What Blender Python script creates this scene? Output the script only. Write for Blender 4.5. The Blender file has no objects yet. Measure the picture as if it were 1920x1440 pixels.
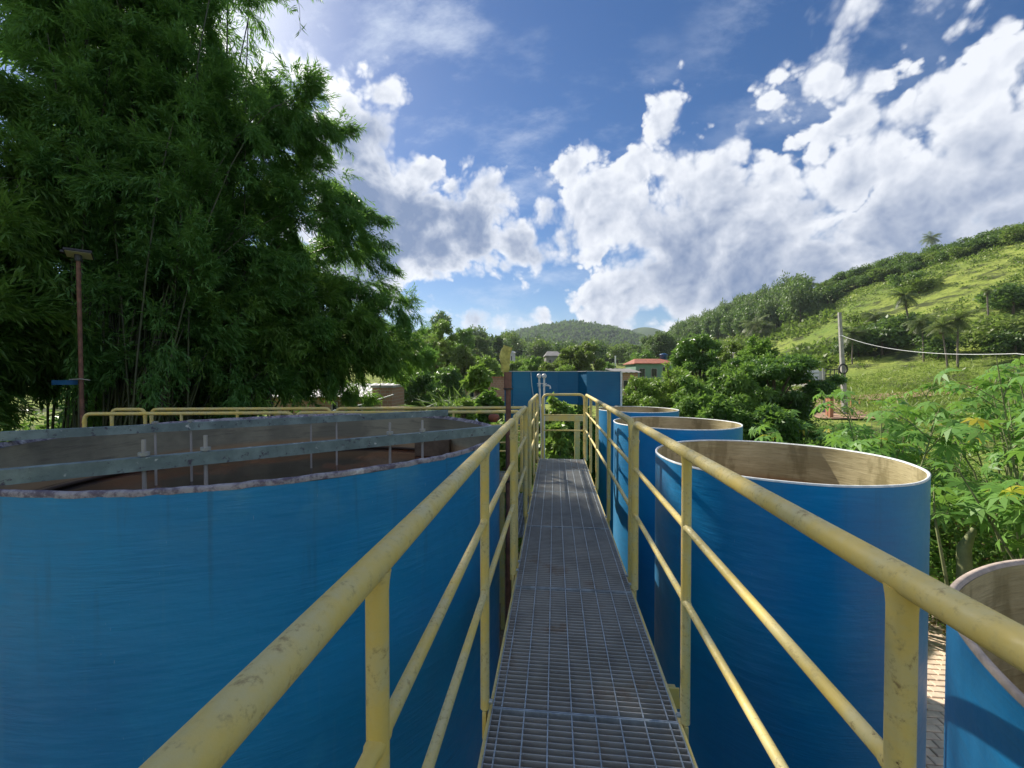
import bpy, math, random
import numpy as np
from mathutils import Vector, Matrix

S = bpy.context.scene
COL = S.collection
R = math.radians

# ------------------------------------------------------------------ camera, sky, sun, exposure
FPX = 780.0                                  # focal length in pixels of a 1920 px wide frame
YAW, PITCH = math.atan(80 / FPX), math.atan(14 / 785)
CAM = Vector((0, 0, 4.0))
cd = bpy.data.cameras.new('camera'); cam = bpy.data.objects.new('camera', cd); COL.objects.link(cam)
cd.sensor_width = 36; cd.lens = FPX / 1920 * 36; cd.clip_start = .03; cd.clip_end = 9000
cam.location = CAM; cam.rotation_euler = (R(90) - PITCH, 0, YAW)
S.camera = cam
FW = Vector((-math.sin(YAW) * math.cos(PITCH), math.cos(YAW) * math.cos(PITCH), -math.sin(PITCH)))
RT = Vector((math.cos(YAW), math.sin(YAW), 0)); UP = RT.cross(FW)

def ray(px, py): return (FW + RT * ((px - 960) / FPX) + UP * ((720 - py) / FPX))
def P(px, py, Y=None, z=None, d=None):
    r = ray(px, py)
    k = Y / r.y if Y is not None else ((z - CAM.z) / r.z if z is not None else d)
    return CAM + r * k

SUN_DIR = ray(350, -75).normalized()         # direction towards the sun
sl = bpy.data.lights.new('sun', 'SUN'); so = bpy.data.objects.new('sun', sl); COL.objects.link(so)
sl.energy = 4.4; sl.angle = R(.6); sl.color = (1, .93, .82)
so.rotation_euler = SUN_DIR.to_track_quat('Z', 'Y').to_euler(); so.location = (0, 0, 60)
so['kind'] = 'structure'

S.view_settings.view_transform = 'Standard'; S.view_settings.look = 'None'
S.view_settings.exposure = 0.75; S.view_settings.gamma = 1
S.view_settings.use_curve_mapping = False
S.render.engine = 'CYCLES'
cy = S.cycles
cy.max_bounces = 7; cy.diffuse_bounces = 3; cy.glossy_bounces = 3; cy.transmission_bounces = 4
cy.transparent_max_bounces = 6; cy.volume_bounces = 0; cy.sample_clamp_indirect = 6
cy.caustics_reflective = False; cy.caustics_refractive = False

W = bpy.data.worlds.new('World'); S.world = W; W.use_nodes = True
nt = W.node_tree; N = nt.nodes; Lk = nt.links; N.clear()
def nn(t, **kw):
    n = N.new(t)
    for k, v in kw.items(): setattr(n, k, v)
    return n
def put(sock, v):
    if isinstance(v, bpy.types.NodeSocket): Lk.new(v, sock)
    else: sock.default_value = v
def M_(op, a, b=0.0, c=None, clamp=False):
    n = nn('ShaderNodeMath', operation=op, use_clamp=clamp); put(n.inputs[0], a); put(n.inputs[1], b)
    if c is not None: put(n.inputs[2], c)
    return n.outputs[0]
def V_(op, a, b=(0, 0, 0), out=0):
    n = nn('ShaderNodeVectorMath', operation=op); put(n.inputs[0], a)
    if op == 'SCALE': put(n.inputs['Scale'], b)
    else: put(n.inputs[1], b)
    return n.outputs[out]
def sstep(v, a, b, lo=0., hi=1.):
    n = nn('ShaderNodeMapRange', interpolation_type='SMOOTHSTEP'); put(n.inputs[0], v)
    n.inputs[1].default_value = a; n.inputs[2].default_value = b; n.inputs[3].default_value = lo; n.inputs[4].default_value = hi
    return n.outputs[0]
def mixc(f, a, b, bt='MIX'):
    n = nn('ShaderNodeMix', data_type='RGBA', blend_type=bt); put(n.inputs[0], f); put(n.inputs[6], a); put(n.inputs[7], b)
    return n.outputs[2]
def noise(vec, sc, det=5, ro=.55, col=False):
    n = nn('ShaderNodeTexNoise'); put(n.inputs['Vector'], vec); n.inputs['Scale'].default_value = sc
    n.inputs['Detail'].default_value = det; n.inputs['Roughness'].default_value = ro
    return n.outputs['Color' if col else 0]
tc = nn('ShaderNodeTexCoord'); D = tc.outputs['Generated']
sky = nn('ShaderNodeTexSky', sky_type='NISHITA', sun_disc=False)
sky.sun_elevation = math.asin(SUN_DIR.z); sky.sun_rotation = math.atan2(SUN_DIR.x, SUN_DIR.y)
sky.air_density = 1.0; sky.dust_density = .25; sky.ozone_density = 2.5
hs = nn('ShaderNodeHueSaturation'); put(hs.inputs['Color'], sky.outputs[0]); hs.inputs['Saturation'].default_value = 1.32
hs.inputs['Hue'].default_value = .507
hs.inputs['Value'].default_value = .60
sxyz = nn('ShaderNodeSeparateXYZ'); put(sxyz.inputs[0], D)
base = mixc(sstep(sxyz.outputs[2], .0, .17, .9, 0), hs.outputs[0], (2.5, 3.5, 4.9, 1))   # pale blue air low in the sky
sundot = V_('DOT_PRODUCT', D, tuple(SUN_DIR), 1)
# cumulus: billows placed by compass direction and height in the sky
wob = noise(D, 5.5, 3, .5, True)
Dw = V_('ADD', D, V_('SCALE', V_('SUBTRACT', wob, (.5, .5, .5)), .07))
def blobs(lst, src):
    acc = None
    for px, py, r in lst:
        c = ray(px, py).normalized(); e = ray(px + r * .7, py + r * .7).normalized()
        rad = (c - e).length
        v = M_('SUBTRACT', rad, V_('DISTANCE', src, tuple(c), 1))
        acc = v if acc is None else M_('MAXIMUM', acc, v)
    return acc
CL = [(490, 200, 100), (690, 235, 95), (700, 165, 78), (640, 190, 95), (548, 120, 75), (610, 150, 85), (695, 155, 62), (440, 160, 80), (640, 260, 120), (720, 200, 30), (700, 430, 170), (800, 320, 62), (760, 400, 120), (860, 370, 75),
      (880, 420, 110), (960, 455, 75), (1000, 476, 56), (300, 100, 190), (820, 470, 90),
      (1240, 222, 72), (1205, 240, 26), (1285, 255, 35), (1075, 330, 72), (1130, 400, 110), (1025, 385, 38), (1200, 320, 75), (1280, 320, 70),
      (1360, 310, 50), (1350, 470, 190), (1150, 560, 105), (1110, 480, 50), (1230, 430, 90), (1500, 560, 170), (1440, 180, 48), (1422, 225, 34),
      (1480, 130, 46), (1570, 60, 64), (1560, 150, 75), (1590, 215, 80), (1530, 260, 80), (1600, 330, 110), (1780, 60, 72), (1800, 180, 125),
      (1720, 150, 55), (1870, 80, 60), (1900, 300, 190), (1750, 330, 110), (1700, 430, 190), (1950, 430, 200),
      (815, 578, 36), (885, 602, 42), (930, 608, 30), (1020, 602, 32), (985, 612, 26), (1180, 610, 50), (1270, 590, 60), (1210, 572, 60), (1330, 590, 60)]
F = blobs(CL, Dw)
big = noise(D, 11, 4, .5)
fine = noise(Dw, 30, 9, .62)
vo = nn('ShaderNodeTexVoronoi', feature='F1'); put(vo.inputs['Vector'], Dw); vo.inputs['Scale'].default_value = 15
vo.inputs['Detail'].default_value = 3; vo.inputs['Roughness'].default_value = .55; vo.inputs['Randomness'].default_value = 1
bil = M_('SUBTRACT', .5, vo.outputs['Distance'])
# unseen clouds outside the view, their cover raised for extra fill light
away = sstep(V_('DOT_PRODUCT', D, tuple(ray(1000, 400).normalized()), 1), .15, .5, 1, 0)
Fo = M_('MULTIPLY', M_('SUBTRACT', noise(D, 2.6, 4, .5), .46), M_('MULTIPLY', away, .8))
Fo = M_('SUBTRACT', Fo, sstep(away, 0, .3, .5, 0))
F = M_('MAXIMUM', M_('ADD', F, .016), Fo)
G = M_('ADD', F, M_('ADD', M_('MULTIPLY', M_('SUBTRACT', fine, .5), .042), M_('ADD', M_('MULTIPLY', bil, .07), M_('MULTIPLY', M_('SUBTRACT', big, .5), .07))))
alpha = sstep(M_('DIVIDE', M_('ADD', G, .008), M_('MULTIPLY_ADD', sstep(big, .35, .65), .045, .016)), 0., 1.)
# relief: the side of each billow turned to the sun is brighter
off = V_('ADD', Dw, tuple((SUN_DIR - Vector(ray(1300, 300).normalized())) .normalized()* .018))
vo2 = nn('ShaderNodeTexVoronoi', feature='F1'); put(vo2.inputs['Vector'], off); vo2.inputs['Scale'].default_value = 15
vo2.inputs['Detail'].default_value = 3; vo2.inputs['Roughness'].default_value = .55
fine2 = noise(off, 13, 6, .55); fine1 = noise(Dw, 13, 6, .55)
rel = M_('ADD', M_('MULTIPLY', M_('SUBTRACT', vo2.outputs['Distance'], vo.outputs['Distance']), .5), M_('MULTIPLY', M_('SUBTRACT', fine1, fine2), .75))
depth = sstep(G, -.002, .085)
core = blobs([(850, 480, 210), (700, 420, 210), (960, 490, 120), (630, 280, 130), (1260, 490, 80), (1420, 560, 120), (1620, 480, 120), (1850, 440, 130)], Dw)
core = sstep(core, -.09, .14)
dark = M_('MULTIPLY', depth, M_('ADD', M_('MULTIPLY', core, .64), .36))
dark = M_('SUBTRACT', dark, M_('MULTIPLY', rel, M_('MULTIPLY_ADD', core, -.55, 1.15)), clamp=True)
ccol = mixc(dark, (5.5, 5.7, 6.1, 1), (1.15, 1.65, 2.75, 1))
ccol = mixc(sstep(sundot, .4, -.6), ccol, mixc(1.0, ccol, (1.25, 1.25, 1.25, 1), 'MULTIPLY'))     # clouds opposite the sun are whitest, brightened further to lift the fill light
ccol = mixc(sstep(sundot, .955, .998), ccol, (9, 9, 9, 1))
# thin cirrus veils
mp = nn('ShaderNodeMapping'); put(mp.inputs[0], D); mp.inputs['Rotation'].default_value = (.3, .5, .4); mp.inputs['Scale'].default_value = (3.0, 8.5, 7.0)
ci = noise(mp.outputs[0], 1.3, 8, .62)
cim = blobs([(700, 60, 240), (780, 240, 70), (1000, 200, 60), (1000, 560, 160), (1500, 60, 90), (400, 100, 300), (1150, 230, 50), (950, 320, 60)], D)
civ = M_('MULTIPLY', sstep(ci, .45, .78), M_('MULTIPLY_ADD', sstep(cim, -.16, .10), .75, .05))
col = mixc(civ, base, (4.4, 4.9, 5.8, 1))
glow = M_('POWER', M_('MAXIMUM', sundot, 0.0), 90.0)
col = mixc(M_('MULTIPLY', glow, .6), col, (9, 9.2, 9.6, 1))
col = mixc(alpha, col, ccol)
# a pale band of air low over the hills
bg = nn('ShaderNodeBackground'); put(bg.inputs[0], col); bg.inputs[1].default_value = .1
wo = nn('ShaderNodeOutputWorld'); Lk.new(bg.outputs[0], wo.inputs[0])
W.cycles.sampling_method = 'MANUAL'; W.cycles.sample_map_resolution = 512

# ------------------------------------------------------------------ materials
def mat(name, build):
    m = bpy.data.materials.new(name); m.use_nodes = True
    t = m.node_tree; t.nodes.clear()
    out = t.nodes.new('ShaderNodeOutputMaterial')
    b = t.nodes.new('ShaderNodeBsdfPrincipled'); t.links.new(b.outputs[0], out.inputs[0])
    build(t, b, out); return m
class T:
    """small node helper bound to one tree"""
    def __init__(s, t): s.t = t
    def n(s, ty, **kw):
        n = s.t.nodes.new(ty)
        for k, v in kw.items(): setattr(n, k, v)
        return n
    def put(s, sock, v):
        if isinstance(v, bpy.types.NodeSocket): s.t.links.new(v, sock)
        else: sock.default_value = v
    def coord(s, kind='Object', scale=(1, 1, 1)):
        c = s.n('ShaderNodeTexCoord'); m = s.n('ShaderNodeMapping'); s.t.links.new(c.outputs[kind], m.inputs[0])
        m.inputs['Scale'].default_value = scale; return m.outputs[0]
    def geo(s, scale=(1, 1, 1)):
        c = s.n('ShaderNodeNewGeometry'); m = s.n('ShaderNodeMapping'); s.t.links.new(c.outputs['Position'], m.inputs[0])
        m.inputs['Scale'].default_value = scale; return m.outputs[0]
    def noise(s, v, sc, det=4, ro=.55):
        n = s.n('ShaderNodeTexNoise'); s.put(n.inputs['Vector'], v); n.inputs['Scale'].default_value = sc
        n.inputs['Detail'].default_value = det; n.inputs['Roughness'].default_value = ro; return n.outputs[0]
    def st(s, v, a, b, lo=0., hi=1.):
        n = s.n('ShaderNodeMapRange', interpolation_type='SMOOTHSTEP'); s.put(n.inputs[0], v)
        for i, x in enumerate((a, b, lo, hi)): n.inputs[i + 1].default_value = x
        return n.outputs[0]
    def mix(s, f, a, b, bt='MIX'):
        n = s.n('ShaderNodeMix', data_type='RGBA', blend_type=bt); s.put(n.inputs[0], f)
        s.put(n.inputs[6], a if not isinstance(a, tuple) else (*a, 1) if len(a) == 3 else a)
        s.put(n.inputs[7], b if not isinstance(b, tuple) else (*b, 1) if len(b) == 3 else b); return n.outputs[2]
    def m(s, op, a, b=0., clamp=False):
        n = s.n('ShaderNodeMath', operation=op, use_clamp=clamp); s.put(n.inputs[0], a); s.put(n.inputs[1], b); return n.outputs[0]
    def bump(s, h, st, dist, bsdf):
        n = s.n('ShaderNodeBump'); s.put(n.inputs['Height'], h); n.inputs['Strength'].default_value = st; n.inputs['Distance'].default_value = dist
        s.t.links.new(n.outputs[0], bsdf.inputs['Normal'])
    def sep(s, v):
        n = s.n('ShaderNodeSeparateXYZ'); s.put(n.inputs[0], v); return n.outputs

def plain(name, col, rough=.6, var=.12, sc=6, metal=0, bump=.0):
    def f(t, b, o):
        h = T(t); v = h.geo(); n = h.noise(v, sc, 5)
        c1 = tuple(max(0, c * (1 - var)) for c in col); c2 = tuple(c * (1 + var) for c in col)
        t.links.new(h.mix(h.st(n, .3, .7), c1, c2), b.inputs['Base Color'])
        b.inputs['Roughness'].default_value = rough; b.inputs['Metallic'].default_value = metal
        if bump: h.bump(h.noise(v, sc * 4, 4), bump, .01, b)
    return mat(name, f)

def blue_f(streak=1.0, rough=.3, worn=.0, sheen=.2, dk=1.):
    def f(t, b, o):
        h = T(t); v = h.coord('Object'); big = h.noise(v, .9, 4); mid = h.noise(v, 5, 5, .6)
        c = h.mix(h.st(big, .35, .7), (.002, .185, .43), (.004, .245, .52))
        c = h.mix(h.m('MULTIPLY', h.st(mid, .55, .8), .25), c, (.03, .32, .52))
        if worn:
            z = h.sep(h.geo())[2]
            pat = h.m('MULTIPLY', h.st(z, 3.1, 3.5), h.st(h.noise(v, 2.3, 5, .6), .48, .62))
            c = h.mix(h.m('MULTIPLY', pat, .35 * worn), c, (.10, .34, .50))
            drip = h.noise(h.coord('Object', (9, 9, .6)), 2, 3)
            c = h.mix(h.m('MULTIPLY', h.st(drip, .6, .75), .12 * worn), c, (.10, .32, .46))
            z_ = h.st(h.noise(h.coord('Object', (5, 5, .35)), 2.6, 3), .56, .70); c = h.mix(h.m('MULTIPLY', h.m('MULTIPLY', z_, h.st(z, 2.3, 3.45)), .30 * worn), c, (.02, .07, .10))
            sc = h.st(h.noise(h.coord('Object', (30, 30, 4)), 3, 2), .74, .78); c = h.mix(h.m('MULTIPLY', sc, .35 * worn), c, (.35, .5, .58))
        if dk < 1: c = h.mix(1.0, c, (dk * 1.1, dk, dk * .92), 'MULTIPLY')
        t.links.new(c, b.inputs['Base Color'])
        b.inputs['Specular IOR Level'].default_value = .5; b.inputs['Sheen Weight'].default_value = sheen; b.inputs['Sheen Roughness'].default_value = .4
        t.links.new(h.st(mid, .3, .8, rough, rough + .22), b.inputs['Roughness'])
        wr = h.m('MULTIPLY', h.noise(h.coord('Object', (2.2, 2.2, 26)), 1.6, 5, .6), h.st(h.noise(v, 1.3, 3), .48, .66, .25, 1.6))
        wr2 = h.noise(h.coord('Object', (1.4, 1.4, 7)), 2.2, 3, .5)
        lum = h.noise(v, 34, 3, .5)
        hh = h.m('ADD', h.m('MULTIPLY', wr, .8 * streak), h.m('ADD', h.m('MULTIPLY', lum, .18), h.m('MULTIPLY', wr2, 1.4)))
        h.bump(hh, .32, .012, b)
    return f
M_BLUE = mat('blue fibreglass paint', blue_f(.8, .28, .5))
M_BLUE2 = mat('wrinkled blue fibreglass paint', blue_f(1.6, .42, 1, .06))
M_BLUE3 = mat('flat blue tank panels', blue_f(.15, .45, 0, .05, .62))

def yellow_f(t, b, o):
    h = T(t); v = h.geo(); n = h.noise(v, 7, 6, .65); g = h.noise(v, 60, 5, .7); big = h.noise(v, 2.1, 3)
    c = h.mix(h.st(n, .35, .65), (.70, .53, .14), (.61, .53, .25))
    c = h.mix(h.m('MULTIPLY', h.st(g, .52, .70), h.st(n, .38, .58)), c, (.36, .27, .11))
    c = h.mix(h.m('MULTIPLY', h.st(g, .62, .70), h.st(big, .60, .70)), c, (.15, .09, .04))
    t.links.new(c, b.inputs['Base Color']); t.links.new(h.st(g, .3, .7, .38, .7), b.inputs['Roughness'])
    h.bump(g, .25, .002, b)
M_YEL = mat('weathered yellow paint', yellow_f)

def galv_f(t, b, o):
    h = T(t); v = h.geo(); n = h.noise(v, 4, 5, .6); g = h.noise(v, 45, 4, .6)
    c = h.mix(h.st(n, .3, .7), (.30, .30, .285), (.43, .43, .41)); c = h.mix(h.m('MULTIPLY', h.st(n, .56, .72), .6), c, (.24, .17, .11))
    c = h.mix(h.m('MULTIPLY', h.st(g, .58, .75), .6), c, (.42, .47, .5))
    t.links.new(c, b.inputs['Base Color']); b.inputs['Metallic'].default_value = .1; b.inputs['Roughness'].default_value = .5
M_GALV = mat('dull galvanised steel', galv_f)
M_RODS = plain('bright galvanised rods', (.36, .41, .44), .45, .25, 20, .3)

def beam_f(t, b, o):
    h = T(t); v = h.geo(); n = h.noise(v, 5, 6, .65); g = h.noise(v, 24, 5, .7)
    c = h.mix(h.st(n, .3, .65), (.26, .34, .33), (.14, .19, .19)); c = h.mix(h.st(g, .56, .68), c, (.07, .06, .09))
    c = h.mix(h.st(h.noise(v, 14, 3), .66, .74), c, (.6, .62, .6))
    t.links.new(c, b.inputs['Base Color']); b.inputs['Roughness'].default_value = .75; h.bump(g, .5, .006, b)
M_BEAM = mat('stained grey green coating', beam_f)

def rim_f(t, b, o):
    h = T(t); v = h.geo(); n = h.noise(v, 16, 6, .7)
    c = h.mix(h.st(n, .42, .62), (.36, .34, .37), (.12, .10, .14)); c = h.mix(h.st(h.noise(v, 5, 4), .62, .7), c, (.75, .75, .75))
    t.links.new(c, b.inputs['Base Color']); b.inputs['Roughness'].default_value = .8; h.bump(n, .8, .012, b)
M_RIM = mat('mouldy pale rim', rim_f)

def inner_f(ca, cb, cc, zl):
    def f(t, b, o):
        h = T(t); st = h.noise(h.coord('Object', (1, 1, 14)), 1.8, 6, .65); v = h.coord('Object'); n = h.noise(v, 2.2, 5, .6)
        fine = h.noise(h.coord('Object', (3, 3, 40)), 3, 4, .6)
        c = h.mix(h.st(n, .3, .7), ca, cb); c = h.mix(h.m('MULTIPLY', h.st(st, .5, .7), .6), c, cc)
        c = h.mix(h.m('MULTIPLY', h.st(fine, .48, .72), .4), c, (.12, .085, .04))
        c = h.mix(h.m('MULTIPLY', h.st(h.noise(h.coord('Object', (2, 2, .7)), 2.2, 4, .6), .50, .62), .6), c, (.17, .145, .065))
        z = h.sep(v)[2]
        zz = h.m('ADD', z, h.m('MULTIPLY', st, .08))
        c = h.mix(h.st(zz, zl - .06, zl + .04, .85, 0), c, (.27, .13, .055))
        t.links.new(c, b.inputs['Base Color']); b.inputs['Roughness'].default_value = .3
        h.bump(h.m('ADD', st, h.m('MULTIPLY', fine, .3)), .4, .012, b)
    return f

def grey_in_f(t, b, o):
    h = T(t); v = h.coord('Object'); n = h.noise(v, 1.1, 5, .6); s2 = h.noise(h.coord('Object', (1, 1, 10)), 2.4, 5, .7)
    c = h.mix(h.st(n, .40, .6), (.20, .19, .14), (.33, .31, .22)); c = h.mix(h.m('MULTIPLY', h.st(s2, .5, .7), .5), c, (.10, .085, .07))
    z = h.sep(v)[2]; zz = h.m('ADD', z, h.m('MULTIPLY', n, .04))
    c = h.mix(h.st(zz, 3.12, 3.20, .7, 0), c, (.42, .26, .13)); c = h.mix(h.st(zz, 3.045, 3.075, 1, 0), c, (.05, .03, .02))
    t.links.new(c, b.inputs['Base Color']); b.inputs['Roughness'].default_value = .7; h.bump(s2, .5, .01, b)
M_GREYIN = mat('grey weathered tank lining', grey_in_f)

def water_f(ca, cb):
    def f(t, b, o):
        h = T(t); v = h.geo(); n = h.noise(v, 1.2, 4)
        t.links.new(h.mix(h.st(n, .45, .55), ca, cb), b.inputs['Base Color']); b.inputs['Roughness'].default_value = .08
        b.inputs['Specular IOR Level'].default_value = .5; h.bump(h.noise(v, 8, 2), .05, .01, b)
    return f
M_WATER = mat('murky brown water', water_f((.025, .017, .012), (.13, .045, .02)))
M_SLUDGE = mat('wet orange brown sediment', water_f((.30, .15, .06), (.22, .11, .05)))
M_WHITE = plain('off white edge', (.70, .72, .70), .6, .15, 20)
M_TANRIM = plain('dirty tan rim', (.42, .34, .28), .7, .25, 18)
M_PVC = plain('grey white pipe', (.55, .57, .58), .4, .1, 20)
M_RUST = plain('rusty brown pole', (.16, .075, .055), .7, .3, 14)
M_DARK = plain('black plastic and iron', (.02, .02, .022), .5, .2)
M_LAMPG = plain('milky lamp glass', (.42, .41, .33), .3, .05)
M_RAG = plain('faded yellow cloth', (.55, .50, .14), .85, .25, 30, 0, .6)
M_CONC = plain('pale concrete', (.36, .34, .32), .85, .18, 3, 0, .4)
M_GREYW = plain('grey rendered wall', (.24, .24, .24), .9, .15, 1.2, 0, .2)
M_TILE = plain('red roof tiles', (.33, .11, .06), .8, .25, 1.5)
M_TERRA = plain('terracotta posts', (.38, .17, .09), .85, .15, 2)
M_GREENW = plain('pale green wall', (.17, .29, .20), .85, .1, .6)
M_PLAST = plain('white plaster', (.62, .60, .56), .8, .12, .6)
M_ROOFW = plain('pale corrugated roof', (.62, .60, .55), .6, .15, .8)
M_ROOFG = plain('dull grey roof', (.20, .19, .18), .8, .2, .5)
M_WATB = plain('blue water tank plastic', (.02, .10, .25), .4, .1)
M_GLASSD = plain('dark window glass', (.015, .02, .025), .15, .1)
M_STEM = plain('pale green plant stems', (.22, .24, .10), .7, .3, 5)
M_TRUNK = plain('brown bark', (.13, .095, .065), .9, .35, 5, 0, .5)
M_PTRUNK = plain('grey palm bark', (.17, .14, .11), .9, .2, 2)
M_CULM = plain('bamboo culm green', (.045, .055, .02), .5, .4, 3)
M_CLAY = plain('reddish brown clay', (.28, .09, .05), .7, .15, 9)
M_CLOTH = plain('white sheet', (.75, .76, .8), .8, .05, 9)

def brick_f(t, b, o):
    h = T(t); br = h.n('ShaderNodeTexBrick'); v = h.geo((1, 1, 1)); s = h.sep(v)
    cb = h.n('ShaderNodeCombineXYZ'); h.put(cb.inputs[0], h.m('ADD', s[0], s[1])); h.put(cb.inputs[1], s[2]); h.put(br.inputs[0], cb.outputs[0])
    br.inputs['Scale'].default_value = 1; br.inputs['Brick Width'].default_value = .3; br.inputs['Row Height'].default_value = .2; br.inputs['Mortar Size'].default_value = .015
    br.inputs[1].default_value = (.42, .20, .12, 1); br.inputs[2].default_value = (.34, .15, .09, 1); br.inputs[3].default_value = (.40, .34, .29, 1)
    t.links.new(h.mix(h.m('MULTIPLY', h.noise(v, .9, 4), .5), br.outputs[0], (.36, .27, .2)), b.inputs['Base Color']); b.inputs['Roughness'].default_value = .9
M_BRICK = mat('hollow clay brick', brick_f)

def leaf_mat(name, ca, cb, cc=None, trans=.45, rough=.45, spec=.4):
    def f(t, b, o):
        h = T(t); a = h.n('ShaderNodeAttribute', attribute_name='tone'); oi = h.n('ShaderNodeObjectInfo')
        k = h.m('ADD', h.m('MULTIPLY', a.outputs['Fac'], .7), h.m('MULTIPLY', oi.outputs['Random'], .3))
        c = h.mix(k, ca, cb)
        if cc: c = h.mix(h.st(a.outputs['Fac'], .93, .97), c, cc)
        t.links.new(c, b.inputs['Base Color']); b.inputs['Roughness'].default_value = rough; b.inputs['Specular IOR Level'].default_value = spec
        tr = h.n('ShaderNodeBsdfTranslucent'); lc = h.mix(.5, c, (.24, .42, .045), 'MIX'); t.links.new(lc, tr.inputs[0])
        ms = h.n('ShaderNodeMixShader'); ms.inputs[0].default_value = trans
        t.links.new(b.outputs[0], ms.inputs[1]); t.links.new(tr.outputs[0], ms.inputs[2]); t.links.new(ms.outputs[0], o.inputs[0])
    return mat(name, f)
L_BAM = leaf_mat('bamboo leaves', (.085, .22, .065), (.19, .38, .10), trans=.5)
L_BAM2 = leaf_mat('younger bamboo leaves', (.10, .22, .045), (.22, .38, .08), trans=.5)
L_CAST = leaf_mat('castor leaves', (.12, .29, .055), (.26, .46, .10), (.6, .52, .06), trans=.45)
L_DARK = leaf_mat('dark glossy leaves', (.055, .14, .03), (.15, .28, .06), trans=.45, rough=.32, spec=.6)
L_MID = leaf_mat('mid green leaves', (.10, .21, .04), (.22, .36, .07), trans=.46)
L_LIGHT = leaf_mat('light green leaves', (.15, .26, .04), (.30, .41, .08), (.5, .46, .12), trans=.45)
L_OLIVE = leaf_mat('olive green foliage', (.11, .16, .035), (.23, .29, .06), trans=.42)
L_FAR = leaf_mat('distant forest foliage', (.035, .075, .03), (.085, .14, .045), trans=.3, rough=.8, spec=.1)
L_EUC = leaf_mat('eucalyptus foliage', (.08, .13, .05), (.19, .25, .10), trans=.35, rough=.6)
L_PALM = leaf_mat('palm fronds', (.08, .11, .04), (.18, .20, .07), trans=.35)
L_DRY = leaf_mat('dry brown leaves', (.16, .09, .04), (.30, .20, .08), trans=.2)
L_GRASS = leaf_mat('grass blades', (.10, .17, .02), (.26, .33, .05), trans=.4)

# ------------------------------------------------------------------ mesh building
class MB:
    def __init__(s): s.v = []; s.f = []; s.sm = []
    def add(s, vs, fs, smooth=False):
        o = len(s.v); s.v += [tuple(v) for v in vs]; s.f += [tuple(i + o for i in f) for f in fs]; s.sm += [smooth] * len(fs)
    def box(s, x0, x1, y0, y1, z0, z1, mtx=None):
        vs = [Vector((x, y, z)) for z in (z0, z1) for y in (y0, y1) for x in (x0, x1)]
        if mtx is not None: vs = [mtx @ v for v in vs]
        s.add(vs, [(0, 2, 3, 1), (4, 5, 7, 6), (0, 1, 5, 4), (2, 6, 7, 3), (0, 4, 6, 2), (1, 3, 7, 5)])
        return s
    def bar(s, a, b, w, h):                       # box beam between two points, w across, h upright
        a, b = Vector(a), Vector(b); d = (b - a); L = d.length; d.normalize()
        x = d.cross(Vector((0, 0, 1)));
        x = Vector((1, 0, 0)) if x.length < 1e-4 else x.normalized()
        z = x.cross(d); m = Matrix.Translation(a) @ Matrix((x, d, z)).transposed().to_4x4()
        return s.box(-w / 2, w / 2, 0, L, -h / 2, h / 2, m)
    def tube(s, pts, r, n=12, caps=True):
        pts = [Vector(p) for p in pts]; rs = r if isinstance(r, (list, tuple)) else [r] * len(pts)
        t = (pts[1] - pts[0]).normalized(); u = t.orthogonal().normalized(); o = len(s.v); vs = []
        for i, p in enumerate(pts):
            a = pts[max(i - 1, 0)]; b = pts[min(i + 1, len(pts) - 1)]; t2 = (b - a).normalized()
            u = (u - t2 * u.dot(t2)).normalized(); w = t2.cross(u)
            vs += [p + (u * math.cos(2 * math.pi * k / n) + w * math.sin(2 * math.pi * k / n)) * rs[i] for k in range(n)]
        fs = [(i * n + k, i * n + (k + 1) % n, (i + 1) * n + (k + 1) % n, (i + 1) * n + k) for i in range(len(pts) - 1) for k in range(n)]
        s.add(vs, fs, True)
        if caps: s.add(vs[:n], [tuple(range(n - 1, -1, -1))]); s.add(vs[-n:], [tuple(range(n))])
        return s
    def ring(s, prof, n=96, c=(0, 0), wob=None, a0=0, a1=2 * math.pi, smooth=True):   # lathe about z
        full = abs(a1 - a0 - 2 * math.pi) < 1e-6; m = n if full else n + 1; vs = []
        for j, (r, z) in enumerate(prof):
            for k in range(m):
                a = a0 + (a1 - a0) * k / n; dr, dz = wob(a, j) if wob else (0, 0)
                vs.append((c[0] + (r + dr) * math.cos(a), c[1] + (r + dr) * math.sin(a), z + dz))
        fs = [(j * m + k, j * m + (k + 1) % m, (j + 1) * m + (k + 1) % m, (j + 1) * m + k) for j in range(len(prof) - 1) for k in range(n)]
        s.add(vs, fs, smooth); return s
    def mesh(s, name, m):
        me = bpy.data.meshes.new(name); me.from_pydata(s.v, [], s.f); me.materials.append(m)
        me.polygons.foreach_set('use_smooth', s.sm); me.update(); return me
    def build(s, name, m, parent=None, loc=None):
        return link(name, s.mesh(name, m), parent, loc)
def link(name, me, parent=None, loc=None):
    o = bpy.data.objects.new(name, me); COL.objects.link(o)
    if parent is not None:
        o.parent = parent
        if loc is None: o.location = -absloc(parent)     # part meshes are written in world coordinates
    if loc is not None: o.location = loc
    return o
def absloc(o):
    v = Vector(o.location)
    while o.parent is not None: o = o.parent; v = v + Vector(o.location)
    return v
def tag(o, label=None, cat=None, group=None, kind=None):
    if label: o['label'] = label
    if cat: o['category'] = cat
    if group: o['group'] = group
    if kind: o['kind'] = kind
    return o
def empty(name, loc, label, cat, group=None):
    o = bpy.data.objects.new(name, None); COL.objects.link(o); o.location = loc; o.empty_display_size = .1
    return tag(o, label, cat, group)
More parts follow.
